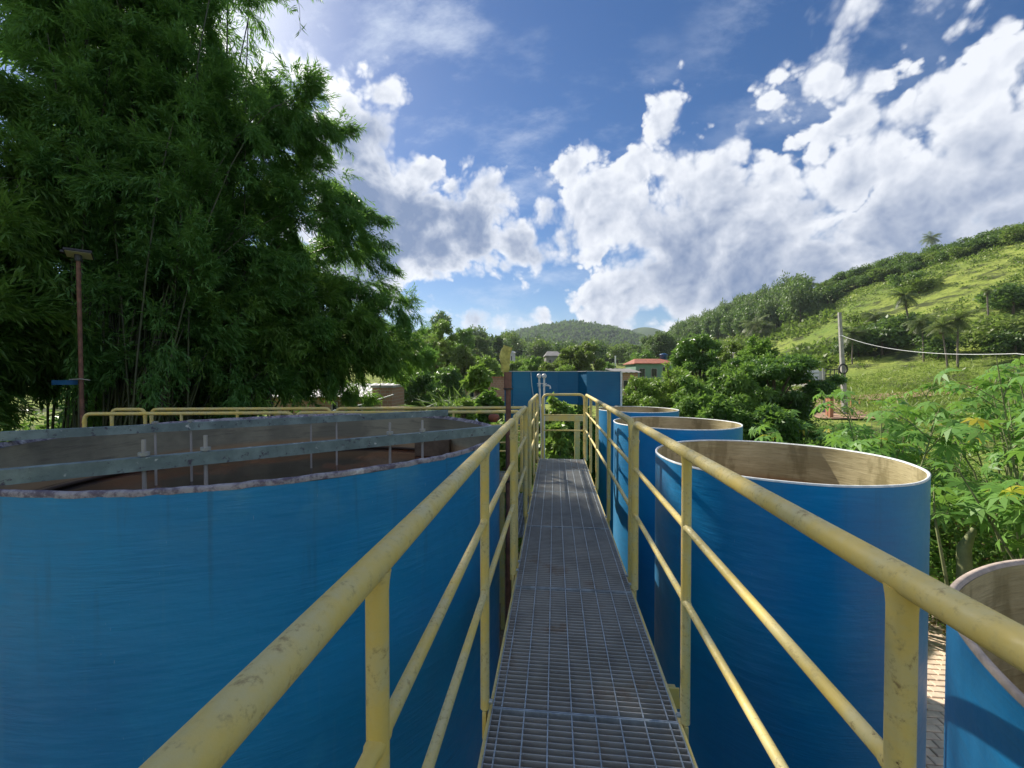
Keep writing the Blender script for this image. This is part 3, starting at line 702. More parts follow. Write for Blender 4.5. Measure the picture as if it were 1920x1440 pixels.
# ------------------------------------------------------------------ standpipes at the end of the walkway
for (px, zb, lab, tap) in ((1011, DZ + .3, 'grey standpipe without a spout, left of the pair at the walkway end', 0), (1020.5, DZ - .1, 'grey standpipe with a small tap, right of the pair at the walkway end', 1)):
    x = P(px, 720, Y=7.55).x; zt_ = P(px, 707, Y=7.55).z; r = empty('standpipe', (x, 7.55, 1.0), lab, 'pipe', 'standpipes at the walkway end')
    lean = .045 if not tap else .0
    MB().tube([(x + lean, 7.55, .0), (x + lean, 7.55, zb), (x, 7.55, zt_)], .0155, 10).build('pipe', M_PVC, r)
    MB().tube([(x, 7.50, zt_ + .02), (x, 7.515, zt_ + .02), (x, 7.55, zt_ + .02), (x, 7.60, zt_ + .02)], [.03, .043, .043, .02], 14).build('end_cap', M_PVC, r)
    MB().tube([(x, 7.55, zt_ - .17), (x, 7.55, zt_ - .12)], .024, 10).build('coupling', M_PVC, r)
    MB().box(x - .04, x + .045, 7.535, 7.56, zt_ - .125, zt_ - .112).build('valve_handle', M_PVC, r)
    if tap:
        MB().tube([(x, 7.54, zt_ - .15), (x + .07, 7.53, zt_ - .15), (x + .105, 7.53, zt_ - .165), (x + .11, 7.53, zt_ - .21)], [.013, .016, .014, .016], 8).build('tap_spout', M_PVC, r)

# ------------------------------------------------------------------ brown pole with wrapped cloth
q = P(953, 700, Y=3.72); pr = empty('wrapped_pole', (q.x, q.y, 0), 'rusty brown pole with a faded yellow cloth wrapped on its tip, left of the walkway', 'pole')
MB().tube([(q.x, q.y, 0), (q.x, q.y, 3.95)], .025, 14).build('pole', M_RUST, pr)
MB().tube([(q.x - .004, q.y, 3.88), (q.x - .004, q.y, 4.04)], .036, 14).build('sleeve', M_RUST, pr)
MB().tube([(q.x, q.y, 3.885), (q.x, q.y, 3.897)], .044, 12).build('collar', M_DARK, pr)
MB().tube([(q.x, q.y, 3.05), (q.x, q.y, 3.07)], .040, 12).build('clamp', M_DARK, pr)
mb = MB(); pts = []; rs = []
for k in range(22):
    t = k / 21; pts.append((q.x - .014 - .022 * math.sin(t * 2.6) + .02 * t * t, q.y, 4.01 + .262 * t)); rs.append(.05 * (math.sin(min(1, .15 + t * 1.5) * 1.6) ** .8) * (1 - .12 * t + .05 * math.sin(t * 31)))
mb.tube(pts, rs, 14); o = mb.build('cloth_wrap', M_RAG, pr)
for v in o.data.vertices:
    a = math.atan2(v.co.y - q.y, v.co.x - q.x); f = 1 + .12 * math.sin(a * 3 + v.co.z * 40); v.co.x = q.x + (v.co.x - q.x) * f; v.co.y = q.y + (v.co.y - q.y) * f * .7

# floodlight post
q = P(155, 706, d=7.3); fp = empty('lamp_post', (q.x, q.y, 0), 'thin rusty lamp post with a flat floodlight on top in front of the bamboo', 'lamp post')
tz_ = P(150, 482, d=7.3).z
MB().tube([(q.x, q.y, 0), (q.x - .045, q.y - .0, tz_)], .031, 12).build('pole', M_RUST, fp)
lc = Vector((q.x - .03, q.y, tz_ + .03)); mt2 = Matrix.Translation(lc) @ Matrix.Rotation(R(44), 4, 'Z') @ Matrix.Rotation(R(-17), 4, 'X')
hd = MB().box(-.175, .175, -.13, .13, .0, .04, mt2).box(-.14, .14, -.09, .09, .041, .06, mt2).build('lamp_head', M_DARK, fp)
MB().box(-.16, .16, -.11, .11, -.008, -.001, mt2).build('lamp_glass', M_LAMPG, hd)
MB().box(-.225, -.177, -.03, .03, .0, .04, mt2).build('cable_box', M_DARK, fp)
MB().tube([(q.x - .045, q.y, tz_ - .08), (q.x - .045, q.y, tz_ + .03)], .05, 10).build('bracket', M_DARK, fp)
q2 = P(125, 716, d=7.25); mb = MB()
mb.box(q2.x - .19, q2.x + .12, q2.y - .08, q2.y + .08, q2.z - .05, q2.z + .03).build('equipment_box', M_WATB, fp)
MB().tube([(q2.x + .05, q2.y, q2.z + .04), (q.x + .02, q.y - .04, q2.z + .05), (q.x + .2, q.y - .05, q2.z + .03)], .009, 6).build('bracket_arm', M_GALV, fp)

# little things by the tank rim
q = P(890, 794, Y=5.45); mb = MB()
vs = [(q.x - .11, q.y, q.z - .1), (q.x + .12, q.y, q.z - .1), (q.x + .03, q.y - .02, q.z + .07), (q.x + .07, q.y + .15, q.z - .1), (q.x - .05, q.y + .12, q.z - .02)]
mb.add(vs, [(0, 1, 2), (1, 3, 2), (2, 3, 4), (4, 0, 2), (0, 4, 3, 1)]); tag(mb.build('plastic_sheet', M_CLOTH), 'small folded white sheet showing over the rim of the big tank', 'sheet')
q = P(926, 784, Y=7.6); pot = empty('clay_pot', (q.x, q.y, 2.6), 'reddish brown rounded pot between the platform rails left of the walkway', 'pot')
MB().ring([(0, .13), (.06, .13), (.10, .18), (.105, .23), (.08, .27), (.0, .28)], 20).build('pot_body', M_CLAY, pot, Vector((0, 0, q.z - 2.6 - .2)))
MB().tube([(q.x, q.y, 0), (q.x, q.y, q.z - .2)], .05, 8).build('stand', M_CONC, pot)

# ------------------------------------------------------------------ pole, cable, truck, walls by the road
b = P(1585, 782, z=.75); H = P(1574, 586, d=(b - CAM).dot(FW)).z
up_ = empty('utility_pole', b, 'pale concrete utility pole with a black cable coil, standing by the dirt road', 'utility pole')
tp = P(1574, 586, d=(b - CAM).dot(FW)); pol = MB()
nP = 8
for (pa, pb, w0, w1) in ((b, tp, .17, .10),):
    vs = []
    for p_, w in ((pa, w0), (pb, w1)): vs += [(p_.x + a * w, p_.y + c * w * .8, p_.z) for a, c in ((-1, -1), (1, -1), (1, 1), (-1, 1))]
    pol.add(vs, [(0, 1, 5, 4), (1, 2, 6, 5), (2, 3, 7, 6), (3, 0, 4, 7), (4, 5, 6, 7)])
pol.build('shaft', M_CONC, up_)
dc = (b - CAM).dot(FW); q = P(1580, 692, d=dc - .3); ring_pts = [(q.x + .3 * math.cos(a), q.y - .05, q.z + .38 * math.sin(a)) for a in np.linspace(0, 2 * math.pi, 21)]
MB().tube(ring_pts, .07, 6, False).build('cable_coil', M_DARK, up_)
a1 = P(1578, 629, d=dc - .2); a2 = P(1905, 663, d=16); cab = [a1.lerp(a2, t) - Vector((0, 0, 1.1 * 4 * t * (1 - t) * .45)) for t in np.linspace(0, 1, 24)]
far_end = a2 + (a2 - a1) * .6
tag(MB().tube(cab + [far_end], .013, 6).build('overhead_cable', M_WHITE), 'white cable sagging from the concrete pole to the right edge', 'cable')
MB().box(a1.x - .15, a1.x + .1, a1.y - .03, a1.y + .03, a1.z - .03, a1.z + .03).build('insulator', M_PVC, up_)
q = P(1546, 780, z=.7); tt = P(1543, 690, d=(q - CAM).dot(FW)); tag(MB().tube([q, tt], .06, 8).build('thin_grey_post', M_GALV), 'thin grey metal post between the truck and the concrete pole', 'post')
gw = hit(1507, 776); dz_ = (gw - CAM).dot(FW); wl = P(1478, 735, d=dz_ + 2); wr_ = P(1523, 735, d=dz_)
mb = MB(); zz0 = gw.z - 1
mb.add([(wl.x, wl.y, zz0), (wr_.x, wr_.y, zz0), (wr_.x, wr_.y, wr_.z), (wl.x, wl.y, wl.z), (wl.x + .6, wl.y + 3, zz0), (wr_.x + .3, wr_.y + 3, zz0), (wr_.x + .3, wr_.y + 3, wr_.z), (wl.x + .6, wl.y + 3, wl.z)],
       [(0, 1, 2, 3), (1, 5, 6, 2), (4, 0, 3, 7), (5, 4, 7, 6), (3, 2, 6, 7)])
tag(mb.build('boundary_wall', M_GREYW), 'plain grey rendered wall block behind the dark tree by the road', 'wall')
for k, (px, y0, y1, d_) in enumerate(((1533, 737, 762, 47), (1541, 736, 763, 47), (1552.5, 737, 783, 33), (1557.5, 745, 785, 32))):
    p0 = P(px, y1, d=d_); p1 = P(px, y0, d=d_); w = .08 if k < 2 else .12
    lab = ['slim terracotta gate post by the road, leftmost', 'slim terracotta gate post by the road, second from the left', 'taller terracotta post just left of the concrete pole', 'stouter short terracotta post touching the taller one'][k]
    tag(MB().box(p0.x - w, p0.x + w, p0.y - w, p0.y + w, zt1(p0.x, p0.y) - .3, p1.z).build('gate_post', M_TERRA), lab, 'post', 'terracotta posts by the road')
fr_ = empty('gate_rail', P(1536, 740, d=47), 'low brown rail joining the two slim gate posts by the road', 'rail')
p0, p1 = P(1533, 739, d=46.8), P(1556, 741, d=46.8); MB().bar(p0, p1, .08, .1).build('bar', M_TERRA, fr_)
# wire fence beyond the yard
wf = empty('wire_fence', P(1600, 760, d=36), 'wire fence on thin posts along the dirt yard right of the concrete pole', 'fence')
prev = None
for k, px in enumerate((1596, 1612, 1628, 1646, 1664, 1682)):
    p1 = P(px, 750, d=38 + k * .5); z0 = zt1(p1.x, p1.y); MB().box(p1.x - .05, p1.x + .05, p1.y - .05, p1.y + .05, z0 - .2, p1.z).build('fence_post', M_TERRA, wf)
    if prev is not None:
        for dz in (.15, .6, 1.05): MB().tube([prev - Z(dz), p1 - Z(dz)], .012, 4, False).build('wire', M_GALV, wf)
    prev = p1
# truck
dT = 56; q = P(1540, 740, d=dT); tr = empty('flatbed_truck', q, 'flatbed truck with white tanks and a dark stake frame parked beyond the grey wall', 'truck')
def tb(nm, px0, px1, y0, y1, d0, d1, m, par=tr):
    a, b2 = P(px0, y1, d=d0), P(px1, y0, d=d0); return MB().box(a.x, b2.x, a.y, a.y + (d1 - d0), a.z, b2.z).build(nm, m, par)
tb('flat_bed', 1521, 1571, 721, 726, dT, dT + 5, M_PLAST)
tb('cab', 1518, 1540, 712, 735, dT + 5.2, dT + 7, M_TILE)
tk1 = tb('white_tank', 1511, 1534, 694, 713, dT + .3, dT + 2.5, M_CLOTH); tb('white_tank', 1535, 1546, 696, 716, dT + .5, dT + 2.5, M_PLAST)
tb('tail_board', 1519, 1540, 713, 720.6, dT - .05, dT + .1, M_TILE)
for y in (692, 702, 711.5, 720): tb('frame_bar', 1548, 1573, y, y + 1.3, dT, dT + .08, M_DARK)
for x in (1548, 1556, 1564, 1572): tb('frame_upright', x, x + 1.2, 691, 721, dT - .1, dT - .02, M_DARK)
for y in (697, 703, 709, 715): tb('ladder_rung', 1550, 1556, y, y + 1, dT - .2, dT - .12, M_DARK)
for y in (699, 706): tb('cage_bar', 1511, 1534, y, y + .8, dT + .15, dT + .2, M_DARK)
for x in (1517, 1524, 1531): tb('cage_bar', x, x + .8, 694, 713, dT + .22, dT + .28, M_DARK)
for px in (1528, 1537, 1563):
    a = P(px, 732, d=dT + .3); MB().tube([(a.x, a.y, a.z), (a.x, a.y + .3, a.z)], .5, 16).build('wheel', M_DARK, tr)
tb('chassis', 1522, 1568, 726.2, 731, dT + .2, dT + 4.8, M_DARK)

# ------------------------------------------------------------------ houses
def house(name, label, px0, px1, yt, yb, d, deep, wm, rm, roof='flat', wins=(), eave=.35, rise=.8, ang=0., base=None):
    a = P(px0, yb, d=d); b2 = P(px1, yt, d=d); w = math.hypot(b2.x - a.x, b2.y - a.y)
    z0 = min(a.z, zt1(a.x, a.y), zt1(b2.x, b2.y)) - .5; z1 = b2.z
    root = empty(name, (a.x, a.y, z0), label, 'house')
    m = Matrix.Translation((a.x, a.y, 0)) @ Matrix.Rotation(math.atan2(b2.y - a.y, b2.x - a.x) + ang, 4, 'Z')
    MB().box(0, w, 0, deep, z0, z1, m).build('wall', wm, root)
    rf = MB()
    if roof == 'gable':
        e = eave; vs = [(-e, -e, z1), (w + e, -e, z1), (w + e, deep + e, z1), (-e, deep + e, z1), (e * 2, deep / 2, z1 + rise), (w - e * 2, deep / 2, z1 + rise), (-e, -e, z1 - .12), (w + e, -e, z1 - .12), (w + e, deep + e, z1 - .12), (-e, deep + e, z1 - .12)]
        rf.add([m @ Vector(v) for v in vs], [(0, 1, 5, 4), (1, 2, 5), (2, 3, 4, 5), (3, 0, 4), (6, 7, 1, 0), (7, 8, 2, 1), (8, 9, 3, 2), (9, 6, 0, 3), (9, 8, 7, 6)])
    elif roof == 'slope':
        n = int(w / .09); vs = []
        for k in range(n + 1):
            x = -eave + (w + 2 * eave) * k / n; c = .03 * math.sin(k * 1.57)
            vs += [m @ Vector((x, -eave, z1 + .05 + c)), m @ Vector((x, deep, z1 + rise + c))]
        rf.add(vs, [(2 * k, 2 * k + 2, 2 * k + 3, 2 * k + 1) for k in range(n)])
        rf.add([m @ Vector(v) for v in ((-eave, -eave, z1 + .01), (w + eave, -eave, z1 + .01), (w + eave, deep, z1 + rise - .06), (-eave, deep, z1 + rise - .06))], [(0, 1, 2, 3)])
        MB().add([], [])
    else: rf.box(-.08, w + .08, -.08, deep + .08, z1 + .002, z1 + .14, m)
    rf.build('roof', rm, root)
    if roof == 'slope': MB().add([], []) 
    for (u0, u1, v0, v1) in wins:
        zz0_, zz1_ = z0 + (z1 - z0) * v0, z0 + (z1 - z0) * v1
        f = MB().box(w * u0, w * u1, -.03, .02, zz0_, zz1_, m).build('window', M_GLASSD, root)
        fb = MB()
        for (x0_, x1_, q0, q1) in ((w * u0 - .06, w * u0, zz0_, zz1_), (w * u1, w * u1 + .06, zz0_, zz1_), (w * u0 - .06, w * u1 + .06, zz1_, zz1_ + .06), (w * u0 - .1, w * u1 + .1, zz0_ - .07, zz0_)):
            fb.box(x0_, x1_, -.06, .01, q0, q1, m)
        fb.build('frame', M_CONC, f)
    return root, m, w, z1
house('brick_house', 'unplastered brick house with a pale corrugated roof seen under the bamboo', 505, 697, 745, 775, 24, 3.5, M_BRICK, M_ROOFW, 'slope', [(.86, .90, .70, .86), (.62, .66, .72, .9)], rise=.75)
house('brick_annex', 'plain box of raw brick joined to the right end of the corrugated roof house', 698, 735, 727, 775, 24.2, 3, M_BRICK, M_CONC, 'flat', [])
house('low_brick_building', 'long low orange brick building left of the blue channel tank', 872, 952, 709, 735, 40, 4, M_BRICK, M_TERRA, 'flat', [(.12, .2, .5, .8), (.42, .52, .5, .8)])
house('brick_shed', 'small red brick shed with a lean-to roof right of the blue channel tank', 1158, 1196, 699, 725, 42, 4, M_BRICK, M_ROOFG, 'slope', [(.3, .5, .55, .8)], rise=.5)
gh, m_, w_, zt2 = house('green_house', 'pale green house with a red tiled roof among the trees', 1192, 1262, 681, 706, 68, 6, M_GREENW, M_TILE, 'gable', [(.1, .24, .5, .8), (.42, .56, .5, .8), (.72, .86, .45, .85)], rise=.85)
q = m_ @ Vector((w_ * .93, 3, 0)); wt = empty('roof_water_tank', (q.x, q.y, zt2 + .9), 'round blue water tank on the red tiled roof of the green house', 'water tank')
MB().ring([(0, 0), (.55, 0), (.68, .75), (.72, .78), (.72, .84), (.3, 1.0), (0, 1.02)], 20).build('tank_body', M_WATB, wt, (0, 0, -.9 + .75)); MB().box(q.x - .5, q.x + .5, q.y - .5, q.y + .5, zt2 - .2, zt2 + .74).build('plinth', M_CONC, wt)
house('grey_roof_house', 'small far house with a dull grey roof left of the round mango tree', 1024, 1052, 667, 682, 130, 7, M_ROOFG, M_ROOFG, 'gable', [(.2, .35, .4, .8), (.6, .75, .4, .8)], rise=1.6)
house('pale_house', 'small white house on the wooded slope right of the wrapped pole', 956, 966, 661, 667, 150, 6, M_PLAST, M_ROOFW, 'gable', [(.25, .4, .4, .75)], rise=.8)
house('blue_grey_house', 'tiny pale house half hidden in the trees left of the wrapped pole', 927, 943, 663, 672, 140, 6, M_PLAST, M_ROOFG, 'gable', [(.3, .5, .4, .75)], rise=1.1)
house('hidden_house', 'little white house glimpsed through the trees left of the utility pole', 1362, 1376, 662, 674, 75, 4, M_PLAST, M_ROOFW, 'gable', [(.3, .5, .4, .75)], rise=.5)
p0 = P(1155, 700, d=55); tag(MB().tube([P(1154, 705, d=90), P(1154, 667, d=90)], .13, 6).build('white_mast', M_WHITE), 'thin white mast above the trees right of the mango tree', 'mast')
p0, p1 = P(625, 770, d=22.5), P(738, 740, d=20); tag(MB().tube([p0, p0.lerp(p1, .5) - Z(.08), p1], .03, 6).build('pale_cable', M_PVC), 'pale cable slanting across the brick house wall', 'cable')

# ------------------------------------------------------------------ vegetation
def tree(name, label, cat, base, height, cw, m, n, L, seed, clumps=30, group=None, trunk=.12, lo=.35, droop=.2, squash=.75, aspect=.42, spread=1.12, rk=(.15, .33)):
    rng = np.random.default_rng(seed); base = Vector(base); root = empty(name, base, label, cat, group)
    cs, rs = [], []; ht = height
    for k in range(clumps):
        t = lo + (1 - lo) * ((k + .5) / clumps) * .92; f = math.sin(math.pi * min(1, (t - lo) / (1 - lo) * .8 + .18)) ** .6
        a = k * 2.4 + rng.random(); rr = cw * f * spread * (.15 + .72 * rng.random() ** .6)
        cs.append((rr * math.cos(a), rr * math.sin(a), ht * t)); rs.append(cw * (rk[0] + (rk[1] - rk[0]) * rng.random()))
    for k in range(14):
        a = rng.random() * 6.283; t = lo + (1 - lo) * rng.random(); e_ = cw * spread * (.55 + .55 * rng.random()) * math.sin(math.pi * min(1, (t - lo) / (1 - lo) * .8 + .18)) ** .5
        cs.append((e_ * math.cos(a), e_ * math.sin(a), ht * (t + .07 * rng.random()))); rs.append(cw * (.07 + .09 * rng.random()))
    cs.append((0, 0, ht - cw * .25)); rs.append(cw * .3)
    V4, tone = crown_quads(rng, cs, rs, n, L, squash, droop, aspect)
    o = link('crown', qmesh('crown', V4, tone, m), root, (0, 0, 0)); o['kind'] = 'stuff'
    tb_ = MB(); wig = [(rng.normal() * .04 * cw, rng.normal() * .04 * cw) for _ in range(6)]
    tb_.tube([Vector((wig[k][0] * (k > 0), wig[k][1] * (k > 0), ht * .85 * k / 5 - (.3 if k == 0 else 0))) for k in range(6)], [trunk * (1 - .15 * k) for k in range(6)], 8)
    for c_, r_ in list(zip(cs, rs))[::2]:
        s_ = Vector((0, 0, c_[2] * .55)); e_ = Vector(c_); tb_.tube([s_, s_.lerp(e_, .5) + Vector((0, 0, .05 * ht)), e_], [trunk * .45, trunk * .3, trunk * .12], 5)
    tb_.build('trunk', M_TRUNK, root, (0, 0, 0)); return root
def tree_at(name, label, cat, px, ytop, d, hw, m, n, L, seed, zb=None, **kw):
    q = P(px, ytop, d=d); z0 = zt1(q.x, q.y) if zb is None else zb
    return tree(name, label, cat, (q.x, q.y, z0), q.z - z0, hw / FPX * d, m, n, L, seed, **kw)

# right middle ground
tree_at('broadleaf_tree', 'tall dark glossy tree right of the green house', 'tree', 1312, 626, 24, 50, L_DARK, 22000, .17, 1, lo=.4)
tree_at('broadleaf_tree', 'narrow yellowish green tree between the two dark glossy trees', 'tree', 1372, 640, 27, 34, L_OLIVE, 12000, .16, 2, lo=.3)
tree_at('broadleaf_tree', 'slender tree with feathery top leaning towards the hillside, left of the utility pole', 'tree', 1425, 642, 20, 50, L_MID, 16000, .16, 13, lo=.3)
tree_at('spreading_tree', 'wide dark layered tree in front of the grey wall and truck', 'tree', 1452, 668, 16, 88, L_DARK, 42000, .135, 3, clumps=24, squash=.38, lo=.42, spread=1.15, rk=(.2, .36))
tree_at('feathery_tree', 'bright green feathery tree rising over the second round tank', 'tree', 1372, 692, 14, 62, L_MID, 26000, .15, 4, lo=.3, aspect=.28, droop=.5)
tree_at('shrub', 'pale green shrub just right of the blue channel tank', 'shrub', 1205, 708, 17, 52, L_LIGHT, 16000, .12, 5, lo=.15)
tree_at('shrub', 'light green bushy shrub below the green house', 'shrub', 1262, 692, 17.5, 58, L_LIGHT, 18000, .13, 6, lo=.2)
tree_at('shrub', 'mid green shrub with hanging leaves behind the farthest round tank', 'shrub', 1300, 715, 13.5, 52, L_MID, 18000, .15, 7, lo=.2, droop=.8, aspect=.3)
tree_at('shrub', 'dense green bush behind the second round tank', 'shrub', 1352, 752, 11.5, 62, L_MID, 20000, .13, 8, lo=.15)
tree_at('shrub', 'glossy leafed bush behind the large round tank', 'shrub', 1445, 762, 11, 68, L_DARK, 24000, .14, 9, lo=.1)
tree_at('shrub', 'low dark bush under the grey wall by the road', 'shrub', 1515, 800, 12, 55, L_MID, 14000, .12, 10, lo=.1)
tree_at('shrub', 'small pale shrub in front of the channel tank, behind the farthest round tank', 'shrub', 1215, 745, 13, 45, L_LIGHT, 9000, .11, 11, lo=.1)
# under and beyond the end of the walkway
tree_at('leafy_bush', 'bright variegated bush right behind the end barrier', 'bush', 1052, 757, 10.3, 52, L_LIGHT, 14000, .13, 20, lo=.05, aspect=.6)
tree_at('leafy_bush', 'broad bush under the right half of the channel tank', 'bush', 1090, 762, 12, 50, L_MID, 11000, .13, 27, lo=.03)
tree_at('leafy_bush', 'bush under the left half of the channel tank, seen between the standpipes and the barrier', 'bush', 1010, 765, 12.1, 46, L_LIGHT, 9000, .13, 28, lo=.03)
tree_at('leafy_bush', 'low pale leaved bush under the end barrier, in front of the bright one', 'bush', 1045, 800, 9.0, 36, L_LIGHT, 7000, .12, 21, lo=.05, aspect=.6)
tree_at('leafy_bush', 'pale bush between the platform rails and the brown pole', 'bush', 935, 792, 9.5, 40, L_LIGHT, 9000, .12, 22, lo=.05, aspect=.6)
tree_at('leafy_bush', 'light green bush left of the pot, behind the far platform rail', 'bush', 830, 758, 13, 45, L_LIGHT, 9000, .12, 23, lo=.05)
tree_at('leafy_bush', 'broad leaved green bush in front of the low brick building', 'bush', 915, 735, 19, 32, L_MID, 7000, .2, 24, lo=.1, aspect=.7)
tree_at('leafy_bush', 'small bright bush left of the broad leaved one', 'bush', 870, 748, 18, 30, L_LIGHT, 6000, .15, 25, lo=.1)
tree_at('papaya_tree', 'small papaya-like tree with a round tuft of yellow green leaves by the brick building', 'tree', 897, 697, 24, 20, L_LIGHT, 1300, .42, 26, clumps=5, lo=.78, aspect=.6, trunk=.09)
# cane clump
rng = np.random.default_rng(31); q = P(862, 745, d=20); n = 900; z0 = zt1(q.x, q.y); cg = empty('cane_clump', (q.x, q.y, z0), 'clump of tall grassy cane with long arching leaves left of the brick building', 'plant')
bs = np.c_[rng.normal(0, .5, n), rng.normal(0, .5, n), rng.random(n) * 1.8]; dr = unit(np.c_[rng.normal(0, .45, n), rng.normal(0, .45, n), np.ones(n)]); Lq = 1.3 + rng.random(n) * 1.2
hi = bs + dr * Lq[:, None] * .55; v1 = leaves(bs, dr, Lq * .6, np.full(n, .09), rng); v2 = leaves(hi, unit(dr * [1, 1, .1] + [0, 0, -.05] + rng.normal(0, .2, (n, 3))), Lq * .5, np.full(n, .06), rng)
link('leaf_blades', qmesh('leaf_blades', np.concatenate([v1, v2]), rng.random(2 * n) * .7, L_EUC), cg, (0, 0, 0))['kind'] = 'stuff'

# middle distance trees
MID = [(1086, 650, 60, 42, L_OLIVE, 26000, .34, 'round dense mango tree above the blue channel tank', 'mango_tree'),
       (1232, 628, 115, 36, L_EUC, 9000, .7, 'pale airy eucalyptus behind the green house', 'eucalyptus_tree'), (1262, 640, 120, 30, L_EUC, 7000, .7, 'second pale eucalyptus right of the one behind the green house', 'eucalyptus_tree'),
       (1190, 650, 120, 18, L_EUC, 4000, .6, 'slim pale tree left of the green house roof', 'eucalyptus_tree'), (1205, 662, 90, 26, L_MID, 4000, .5, 'green tree right above the brick shed', 'broadleaf_tree'),
       (1000, 672, 62, 24, L_MID, 8000, .34, 'small round tree left of the mango tree', 'broadleaf_tree'), (1030, 683, 55, 26, L_OLIVE, 8000, .32, 'olive bushy tree touching the left of the mango tree', 'broadleaf_tree'),
       (970, 680, 70, 26, L_LIGHT, 7000, .36, 'yellow green tree behind the wrapped pole', 'broadleaf_tree'), (1140, 684, 70, 24, L_MID, 5000, .34, 'green tree below the white mast', 'broadleaf_tree'),
       (935, 632, 120, 12, L_FAR, 3500, .6, 'dark conical tree standing above the wooded slope', 'conifer_tree'), (1060, 688, 48, 24, L_LIGHT, 6000, .3, 'low bright tree right over the channel tank rim', 'broadleaf_tree'),
       (905, 672, 55, 40, L_LIGHT, 16000, .32, 'wide yellow green tree above the low brick building', 'broadleaf_tree'), (860, 655, 50, 44, L_OLIVE, 18000, .3, 'olive tree between the bamboo and the wrapped pole', 'broadleaf_tree'),
       (830, 600, 52, 36, L_LIGHT, 15000, .28, 'airy light green tree just right of the bamboo', 'broadleaf_tree'), (868, 618, 75, 30, L_MID, 9000, .38, 'green tree second right from the bamboo on the skyline', 'broadleaf_tree'),
       (800, 640, 40, 46, L_OLIVE, 18000, .24, 'olive tree hugging the lower right edge of the bamboo', 'broadleaf_tree'), (895, 632, 95, 26, L_EUC, 6000, .5, 'feathery tree on the skyline left of the conical one', 'broadleaf_tree'),
       (840, 690, 34, 42, L_DARK, 12000, .22, 'dark shaded tree behind the cane clump', 'broadleaf_tree'), (780, 700, 30, 46, L_DARK, 12000, .22, 'dark tree behind the hanging bamboo and the annex', 'broadleaf_tree')]
for k, (px, yt, d, hw, m, n, L, lab, nm) in enumerate(MID):
    tree_at(nm, lab, 'tree', px, yt, d, hw, m, n, L, 100 + k, lo=.22 if nm != 'conifer_tree' else .1, clumps=24)

# wooded ridge: individual trees that share a few meshes
proto = []
L_HILL = leaf_mat('hillside tree foliage', (.06, .12, .035), (.15, .23, .06), trans=.35)
for k, (m, sq) in enumerate(((L_HILL, .8), (L_EUC, .9), (L_HILL, .6), (L_OLIVE, .7), (L_EUC, 1.1))):
    rng = np.random.default_rng(50 + k); cs, rs = [], []
    for j in range(9):
        a = j * 2.4; f = .15 + .25 * rng.random(); cs.append((f * math.cos(a), f * math.sin(a), .45 + .45 * j / 9)); rs.append(.16 + .12 * rng.random())
    V4, tone = crown_quads(rng, cs, rs, 1500, .085, sq, .1, .6); cm = qmesh('crown', V4, tone, m)
    tm = MB().tube([(0, 0, -.1), (.01, 0, .5), (0, .01, .8)], [.03, .02, .01], 5).mesh('trunk', M_TRUNK); proto.append((cm, tm))
rnd = random.Random(11)
def far_tree(p, h, w, k, label, group, name='hill_tree', sink=0):
    cm, tm = proto[k]; r = empty(name, (p[0], p[1], p[2] - sink), label, 'tree', group); r.scale = (w, w, h); r.rotation_euler.z = rnd.random() * 6.3
    link('crown', cm, r, (0, 0, 0)); link('trunk', tm, r, (0, 0, 0)); return r
def terr(px, f):      # a point on the slope at fraction f of the way to the ridge line
    az = math.atan((px - 960) / FPX) - YAW; Dr = np.interp(px, TB[:, 0], TB[:, 2]); rf = np.interp(px, TB[:, 0], TB[:, 3]); r = rf + (Dr - rf) * f
    x, y = r * math.sin(az), r * math.cos(az); return (x, y, zt1(x, y)), r
for k in range(120):     # eucalyptus wood, left part of the ridge
    px = rnd.uniform(1255, 1505); f = rnd.uniform(.62, 1.05); p, r = terr(px, f)
    far_tree(p, rnd.uniform(9, 14), rnd.uniform(6, 9), rnd.choice((0, 1, 4, 0, 2)), 'tall eucalyptus of the dense wood on the ridge left of the palms', 'trees of the eucalyptus wood on the ridge', 'eucalyptus_tree', .5)
for k in range(75):      # scrubby trees along the top right skyline
    px = rnd.uniform(1500, 1990); f = rnd.uniform(.88, 1.03); p, r = terr(px, f)
    far_tree(p, rnd.uniform(3, 5), rnd.uniform(4, 7), rnd.choice((0, 2, 3)), 'rounded scrub tree along the crest of the grassy hill', 'scrub trees along the hill crest', 'crest_tree', .8)
for k in range(70):      # valley and left slope woods
    px = rnd.uniform(780, 1270); d = rnd.uniform(150, 390); az = math.atan((px - 960) / FPX) - YAW; x, y = d * math.sin(az), d * math.cos(az)
    far_tree((x, y, zt1(x, y)), rnd.uniform(7, 12), rnd.uniform(7, 12), rnd.choice((0, 1, 3, 2)), 'distant tree of the wooded valley below the far hills', 'trees of the wooded valley', 'valley_tree', .5)
